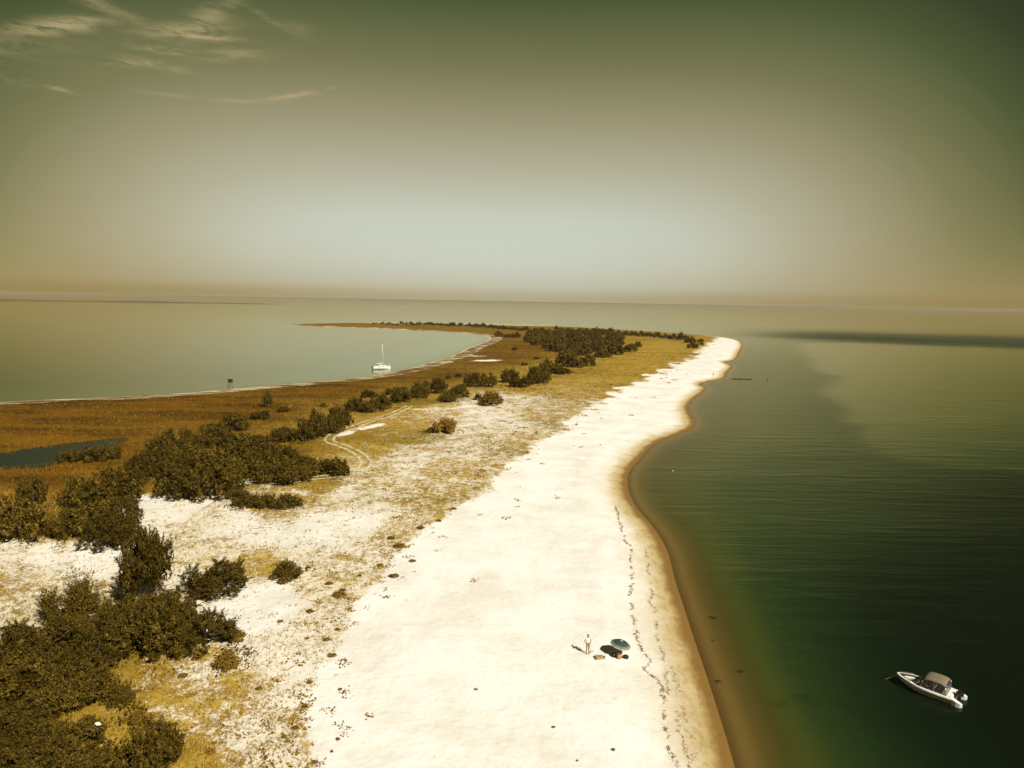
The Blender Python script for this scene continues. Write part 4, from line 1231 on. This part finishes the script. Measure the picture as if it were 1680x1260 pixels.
# ------------------------------------------------------------------ people
SKIN = plain('tanned_skin', (0.30, 0.155, 0.075), .55, var=.06, scale=12)
SKIN2 = plain('fair_skin', (0.42, 0.25, 0.14), .55, var=.06, scale=12)
HAIR = plain('brown_hair', (0.07, 0.042, 0.014), .6, var=.3, scale=20)
SHIRT_W = plain('white_top', (0.80, 0.76, 0.68), .8, var=.05)
SHORT_T = plain('tan_shorts', (0.36, 0.20, 0.07), .8, var=.1)
SHORT_D = plain('dark_shorts', (0.03, 0.03, 0.035), .8, var=.1)
SHIRT_O = plain('orange_top', (0.45, 0.20, 0.06), .8, var=.1)

def skin_obj(name, verts, edges, radii, mat, parent, root=0, sub=2):
    me = bpy.data.meshes.new(name); me.from_pydata(verts, edges, []); me.update()
    o = link(name, me, parent)
    sk = o.modifiers.new('skin', 'SKIN'); sk.use_smooth_shade = True; sk.branch_smoothing = .4
    sv = me.skin_vertices[0].data
    for i, r in enumerate(radii):
        sv[i].radius = r if isinstance(r, tuple) else (r, r)
        sv[i].use_root = i == root
    sb = o.modifiers.new('sub', 'SUBSURF'); sb.levels = sub; sb.render_levels = sub
    me.materials.append(mat)
    return o

def person(loc, rz, label, arms='hips', stride=0.0, skin=SKIN, top=SHIRT_W, bottoms=SHORT_T, h=1.7, group=None, fingers=True):
    o = empty('person', loc, rz); tag(o, label, 'person', group)
    k = h / 1.72; o.scale = (k, k, k)
    V, E, Rr = [], [], []
    def v(p, r, pa=None):
        V.append(p); Rr.append(r)
        if pa is not None: E.append((pa, len(V) - 1))
        return len(V) - 1
    pel = v((0, 0, .95), (.125, .095)); wa = v((0, -.01, 1.10), (.115, .085), pel); ch = v((0, 0, 1.28), (.14, .10), wa)
    sh = v((0, 0, 1.41), (.10, .07), ch); nk = v((0, .005, 1.48), .052, sh); hd0 = v((0, .015, 1.55), .066, nk)
    hd1 = v((0, .02, 1.61), (.078, .088), hd0); hd2 = v((0, .01, 1.69), (.06, .068), hd1); v((0, .095, 1.595), .018, hd1)
    for s in (-1, 1):
        ea = v((s * .082, .005, 1.605), .014, hd1)
        hp = v((s * .095, 0, .90), .095, pel)
        kn = v((s * .105, .02 + stride * s * .16, .50), .058, hp); cf = v((s * .108, -.01 + stride * s * .22, .34), .055, kn)
        an = v((s * .11, -.02 + stride * s * .30, .085), .038, cf); he = v((s * .112, -.03 + stride * s * .30, .035), .036, an)
        v((s * .13, .13 + stride * s * .30, .028), .030, he)
        so = v((s * .175, 0, 1.385), .055, sh)
        if arms == 'hips':
            el = v((s * .30, -.06, 1.14), .040, so); wr = v((s * .19, .07, .99), .028, el); hd = v((s * .15, .11, .97), (.034, .022), wr); dr = Vector((-s * .5, .75, -.35)).normalized()
        elif arms == 'out':
            el = v((s * .38, .05, 1.20), .040, so); wr = v((s * .52, .16, 1.08), .028, el); hd = v((s * .56, .20, 1.06), (.034, .022), wr); dr = Vector((s * .6, .7, -.2)).normalized()
        else:
            el = v((s * .235, -.02 - stride * s * .06, 1.12), .040, so); wr = v((s * .255, .06 - stride * s * .14, .88), .028, el); hd = v((s * .255, .08 - stride * s * .16, .81), (.022, .034), wr); dr = Vector((0, .15, -1)).normalized()
        if fingers:
            side = dr.cross(Vector((s, 0, .3))).normalized()
            for f, (off_, ln) in enumerate(((-.026, .066), (-.009, .078), (.009, .074), (.026, .058))):
                b0 = Vector(V[hd]) + side * off_ + dr * .035
                f1 = v(tuple(b0), .009, hd); f2 = v(tuple(b0 + dr * ln * .55 + Vector((-s * .006, 0, 0))), .0085, f1); v(tuple(b0 + dr * ln + Vector((-s * .02, .004, 0))), .007, f2)
            tb = Vector(V[wr]) + side * -.03 + dr * .03
            t1 = v(tuple(tb), .010, hd); v(tuple(tb + (dr - side * .7).normalized() * .05), .009, t1)
    skin_obj('body', V, E, Rr, skin, o)
    # clothing that follows the body
    Vt = [(0, 0, .98), (0, -.01, 1.10), (0, 0, 1.28), (0, 0, 1.405), (.165, 0, 1.385), (-.165, 0, 1.385), (.215, -.02, 1.30), (-.215, -.02, 1.30)]
    skin_obj('top', Vt, [(0, 1), (1, 2), (2, 3), (3, 4), (3, 5), (4, 6), (5, 7)], [(.14, .11), (.13, .10), (.155, .115), (.105, .08), .068, .068, .062, .062], top, o, 0)
    Vs = [(0, 0, 1.0), (0, 0, .93), (.098, 0, .88), (.102, .005, .74), (-.098, 0, .88), (-.102, .005, .74)]
    skin_obj('shorts', Vs, [(0, 1), (1, 2), (2, 3), (1, 4), (4, 5)], [(.135, .10), (.14, .108), .105, .098, .105, .098], bottoms, o, 1)
    # hair, eyes and mouth
    bm = bmesh.new(); bmesh.ops.create_uvsphere(bm, u_segments=14, v_segments=10, radius=1)
    for q in list(bm.verts):
        if q.co.z < -.35 or (q.co.y > .45 and q.co.z < .35): bm.verts.remove(q)
    for q in bm.verts: q.co = Vector((q.co.x * .094, q.co.y * .108 + .0, q.co.z * .105 + 1.645))
    me = bpy.data.meshes.new('hair'); bm.to_mesh(me); bm.free(); me.materials.append(HAIR); me.polygons.foreach_set('use_smooth', [True] * len(me.polygons))
    link('hair', me, o)
    for s in (-1, 1):
        box('eye', (s * .031, .098, 1.622), (.018, .012, .010), BLACK, o, .004)
    box('mouth', (0, .092, 1.558), (.036, .012, .008), SHORT_T, o, .003)
    return o
person(gat(964, 1073), R_(200), 'person in white top standing on the open sand near the parasol', 'hips')
person(gat(1170, 617.5), R_(20), 'distant person standing on the white sand near the water', 'side', .4, SKIN, SHORT_T, SHORT_D, fingers=False)
person(gat(1188, 618.5), R_(70), 'distant person at the water edge, fair against the wet sand', 'side', .5, SKIN2, SHIRT_O, SHORT_T, fingers=False)
q = at(1214, 622.5); q.z = -.45
person(q, R_(250), 'distant person in orange wading knee-deep off the beach', 'out', .2, SKIN, SHIRT_O, SHORT_T, fingers=False)
q = at(1259, 623.5); q.z = -.75
person(q, R_(110), 'dark distant wader farthest out from the beach', 'out', .2, SKIN, SHORT_D, SHORT_D, fingers=False)
c = at(1216, 622.2, .02); s_ = mpp(c)
C = np.stack([rng.uniform(-20, 20, 160) * s_, rng.normal(0, 1.0, 160), np.zeros(160)], -1)
C[:, 0] *= rng.uniform(.5, 1, 160)
V, F = quads(C, np.tile([0, 0, 1.0], (160, 1)), .55); V[:, 2] = rng.uniform(0, .02, len(V))
wl = link('weed_streak', np_mesh('weed_streak', V, F, WEED)); wl.location = c
tag(wl, 'thin dark weed streak on the water beside the waders', 'seaweed')

# ------------------------------------------------------------------ beach things
def parasol():
    base = gat(1021, 1076)
    o = empty('beach_parasol', base, 0)
    tag(o, 'teal and cream striped beach parasol tilted low over the sand', 'parasol')
    m, g = new_mat('striped_parasol_cloth')
    a = g.attr('ring')
    b = g.new('ShaderNodeBsdfPrincipled')
    cc = g.ramp(a, [(0.0, (.20, .17, .12)), (.16, (.20, .17, .12)), (.18, (.010, .032, .026)), (.36, (.010, .032, .026)), (.38, (.022, .055, .046)), (.52, (.022, .055, .046)),
                    (.54, (.014, .05, .04)), (.68, (.014, .05, .04)), (.70, (.12, .145, .11)), (.86, (.12, .145, .11)), (.88, (.30, .26, .17)), (1, (.30, .26, .17))], 'CONSTANT')
    g.l.new(cc, b.inputs['Base Color']); b.inputs['Roughness'].default_value = .8
    g.l.new(b.outputs[0], g.out.inputs[0])
    top = Vector((-.10, .02, 1.34)); tilt = Matrix.Rotation(R_(5), 4, 'X') @ Matrix.Rotation(R_(10), 4, 'Y')
    tube('pole', [(.02, -.02, -.25), tuple(top + Vector((.0, 0, .05)))], .02, WHITE, o)
    Rm = .90; nseg = 8
    for s in range(nseg):
        V, F, A = [], [], []
        for i in range(7):
            r = i / 6
            for j in range(5):
                t = (s + j / 4) / nseg * 2 * math.pi
                sag = 1 - .055 * math.sin(j / 4 * math.pi) * r
                p = Vector((math.cos(t) * r * Rm * sag, math.sin(t) * r * Rm * sag, -.40 * r ** 1.7))
                V.append(top + tilt @ p); A.append(r)
        for i in range(6):
            for j in range(4):
                q = i * 5 + j; F.append((q, q + 1, q + 6, q + 5))
        me = np_mesh('canopy_panel', np.array([tuple(v) for v in V]), np.array(F), m, dict(ring=A), True)
        link('canopy_panel', me, o)
        t = s / nseg * 2 * math.pi
        tube('rib', [top + tilt @ Vector((math.cos(t) * r * Rm, math.sin(t) * r * Rm, -.40 * r ** 1.7 - .012)) for r in (0, .35, .7, .99)], .008, STEEL, o, 5)
    tube('finial', [top, top + tilt @ Vector((0, 0, .09))], .018, WHITE, o, 6, .006)
parasol()

def bag(px, py, w, d, h, mat, label, name, cat, rz=0):
    p = gat(px, py)
    bm = bmesh.new(); bmesh.ops.create_icosphere(bm, subdivisions=3, radius=1)
    for v in bm.verts:
        n = v.co.normalized()
        f = 1 + .12 * math.sin(n.x * 5 + px) * math.cos(n.y * 4 + n.z * 3)
        e = .62
        v.co = Vector([math.copysign(abs(n[i]) ** e, n[i]) for i in range(3)]) * f
        v.co = Vector((v.co.x * w / 2, v.co.y * d / 2, max(v.co.z, -.8) * h / 2 + h * .4))
    me = bpy.data.meshes.new(name + '_body'); bm.to_mesh(me); bm.free(); me.materials.append(mat); me.polygons.foreach_set('use_smooth', [True] * len(me.polygons))
    o = empty(name, p, rz); tag(o, label, cat)
    link('body', me, o)
    for s in (-1, 1):
        tube('handle', [(-.22 * w, s * d * .12, h * .80), (-.16 * w, s * d * .16, h * 1.06), (.16 * w, s * d * .16, h * 1.06), (.22 * w, s * d * .12, h * .80)], .014, mat, o, 6)
    return o
ORANGE = plain('orange_tan_cloth', (0.42, 0.185, 0.055), .8, var=.15)
bag(1015.5, 1080.5, .40, .34, .40, ORANGE, 'rounded orange-tan bag on the sand in front of the parasol', 'beach_bag', 'bag', .3)
bag(1026.5, 1080, .48, .36, .30, BLACK, 'black bag on the sand under the parasol rim', 'beach_bag', 'bag', -.2)
bag(1007, 1077, .50, .40, .34, BLACK, 'dark bag in the parasol shade behind the orange-tan bag', 'beach_bag', 'bag', .6)
# white cool box
p = gat(995.5, 1080)
o = empty('cool_box', p, R_(12)); tag(o, 'low white cool box on the sand between blanket and parasol', 'cool box')
box('body', (0, 0, .11), (.36, .26, .22), WHITE, o, .03); l = box('lid', (0, 0, .245), (.38, .28, .045), WHITE, o, .015)
tube('handle', [(-.17, 0, .2), (-.12, 0, .31), (.12, 0, .31), (.17, 0, .2)], .012, WHITE, l, 6)
# crumpled blanket
p = gat(983, 1079.5)
m, g = new_mat('woven_blanket')
P = g.new('ShaderNodeTexCoord').outputs['Object']
wv = g.new('ShaderNodeTexWave'); g.l.new(P, wv.inputs[0]); wv.inputs['Scale'].default_value = 3.2; wv.inputs['Distortion'].default_value = 2.5
cc = g.mix(g.step(wv.outputs[0], .4, .6), (.40, .30, .15), (.17, .115, .045)); b = g.new('ShaderNodeBsdfPrincipled'); g.l.new(cc, b.inputs[0]); b.inputs['Roughness'].default_value = .9
g.l.new(b.outputs[0], g.out.inputs[0])
n = 16; V = []
for i in range(n):
    for j in range(n):
        x = (i / (n - 1) - .5) * .78; y = (j / (n - 1) - .5) * .60
        z = .05 + .22 * float(fbm(np.array([x * 5 + 4]), np.array([y * 5 + 9]), 6)[0]) * (1 - max(abs(x) / .39, abs(y) / .30) ** 3)
        V.append((x, y, z))
F = [(i * n + j, i * n + j + 1, (i + 1) * n + j + 1, (i + 1) * n + j) for i in range(n - 1) for j in range(n - 1)]
bl = mesh_obj('blanket', V, F, m, None, True); bl.location = p; bl.rotation_euler = (0, 0, .25)
md = bl.modifiers.new('thick', 'SOLIDIFY'); md.thickness = .03
tag(bl, 'crumpled tan woven blanket lying on the sand beside the cool box', 'blanket')
# sandals by the standing person
for i, (x, y) in enumerate(((968.5, 1070.5), (971, 1068.5))):
    p = gat(x, y); o = empty('sandal', p, .5 + i)
    tag(o, 'brown sandal left on the sand beside the standing person', 'sandal', 'pair of sandals')
    box('sole', (0, 0, .015), (.10, .27, .03), SHORT_T, o, .012); box('strap', (0, .04, .05), (.10, .05, .03), BLACK, o, .012)
# white bag snagged on the shrub, with a stick
p = gat(163, 1226); p.z += 1.6
bm = bmesh.new(); bmesh.ops.create_icosphere(bm, subdivisions=3, radius=1)
for v in bm.verts:
    n_ = v.co.normalized(); f = .7 + .6 * float(vnoise(np.array([n_.x * 2.2 + 7]), np.array([n_.y * 2.2 + n_.z * 1.7]), 2)[0])
    v.co = Vector((n_.x * .18 * f, n_.y * .12 * f, n_.z * .10 * f))
me = bpy.data.meshes.new('plastic_bag'); bm.to_mesh(me); bm.free(); me.materials.append(SHIRT_W)
o = link('plastic_bag', me); o.location = p
tag(o, 'small white plastic bag caught on top of a shrub', 'plastic bag')
# white float off the beach
p = at(1104, 773)
o = empty('mooring_float', p); tag(o, 'tiny white float on the calm water off the curved beach', 'float')
bm = bmesh.new(); bmesh.ops.create_icosphere(bm, subdivisions=3, radius=.10)
for v in bm.verts: v.co.z = v.co.z * 1.15 + .06
me = bpy.data.meshes.new('body'); bm.to_mesh(me); bm.free(); me.materials.append(WHITE); link('body', me, o)
tube('ring', [(0, 0, .13), (0, 0, .20)], .02, BLACK, o)

# ------------------------------------------------------------------ haze over the water
m, g = new_mat('sea_haze')
pv_ = g.new('ShaderNodeVolumePrincipled')
pv_.inputs['Color'].default_value = (0.60, 0.53, 0.36, 1)
pv_.inputs['Density'].default_value = 8e-5
pv_.inputs['Anisotropy'].default_value = 0.0
g.l.new(pv_.outputs[0], g.out.inputs['Volume'])
hb_ = 45000.0; z0, z1 = -4.5, 33.0
V = [(-hb_, -hb_, z0), (hb_, -hb_, z0), (hb_, hb_, z0), (-hb_, hb_, z0), (-hb_, -hb_, z1), (hb_, -hb_, z1), (hb_, hb_, z1), (-hb_, hb_, z1)]
F = [(3, 2, 1, 0), (4, 5, 6, 7), (0, 1, 5, 4), (1, 2, 6, 5), (2, 3, 7, 6), (3, 0, 4, 7)]
hz_o = mesh_obj('haze', V, F, m)
tag(hz_o, kind='stuff')
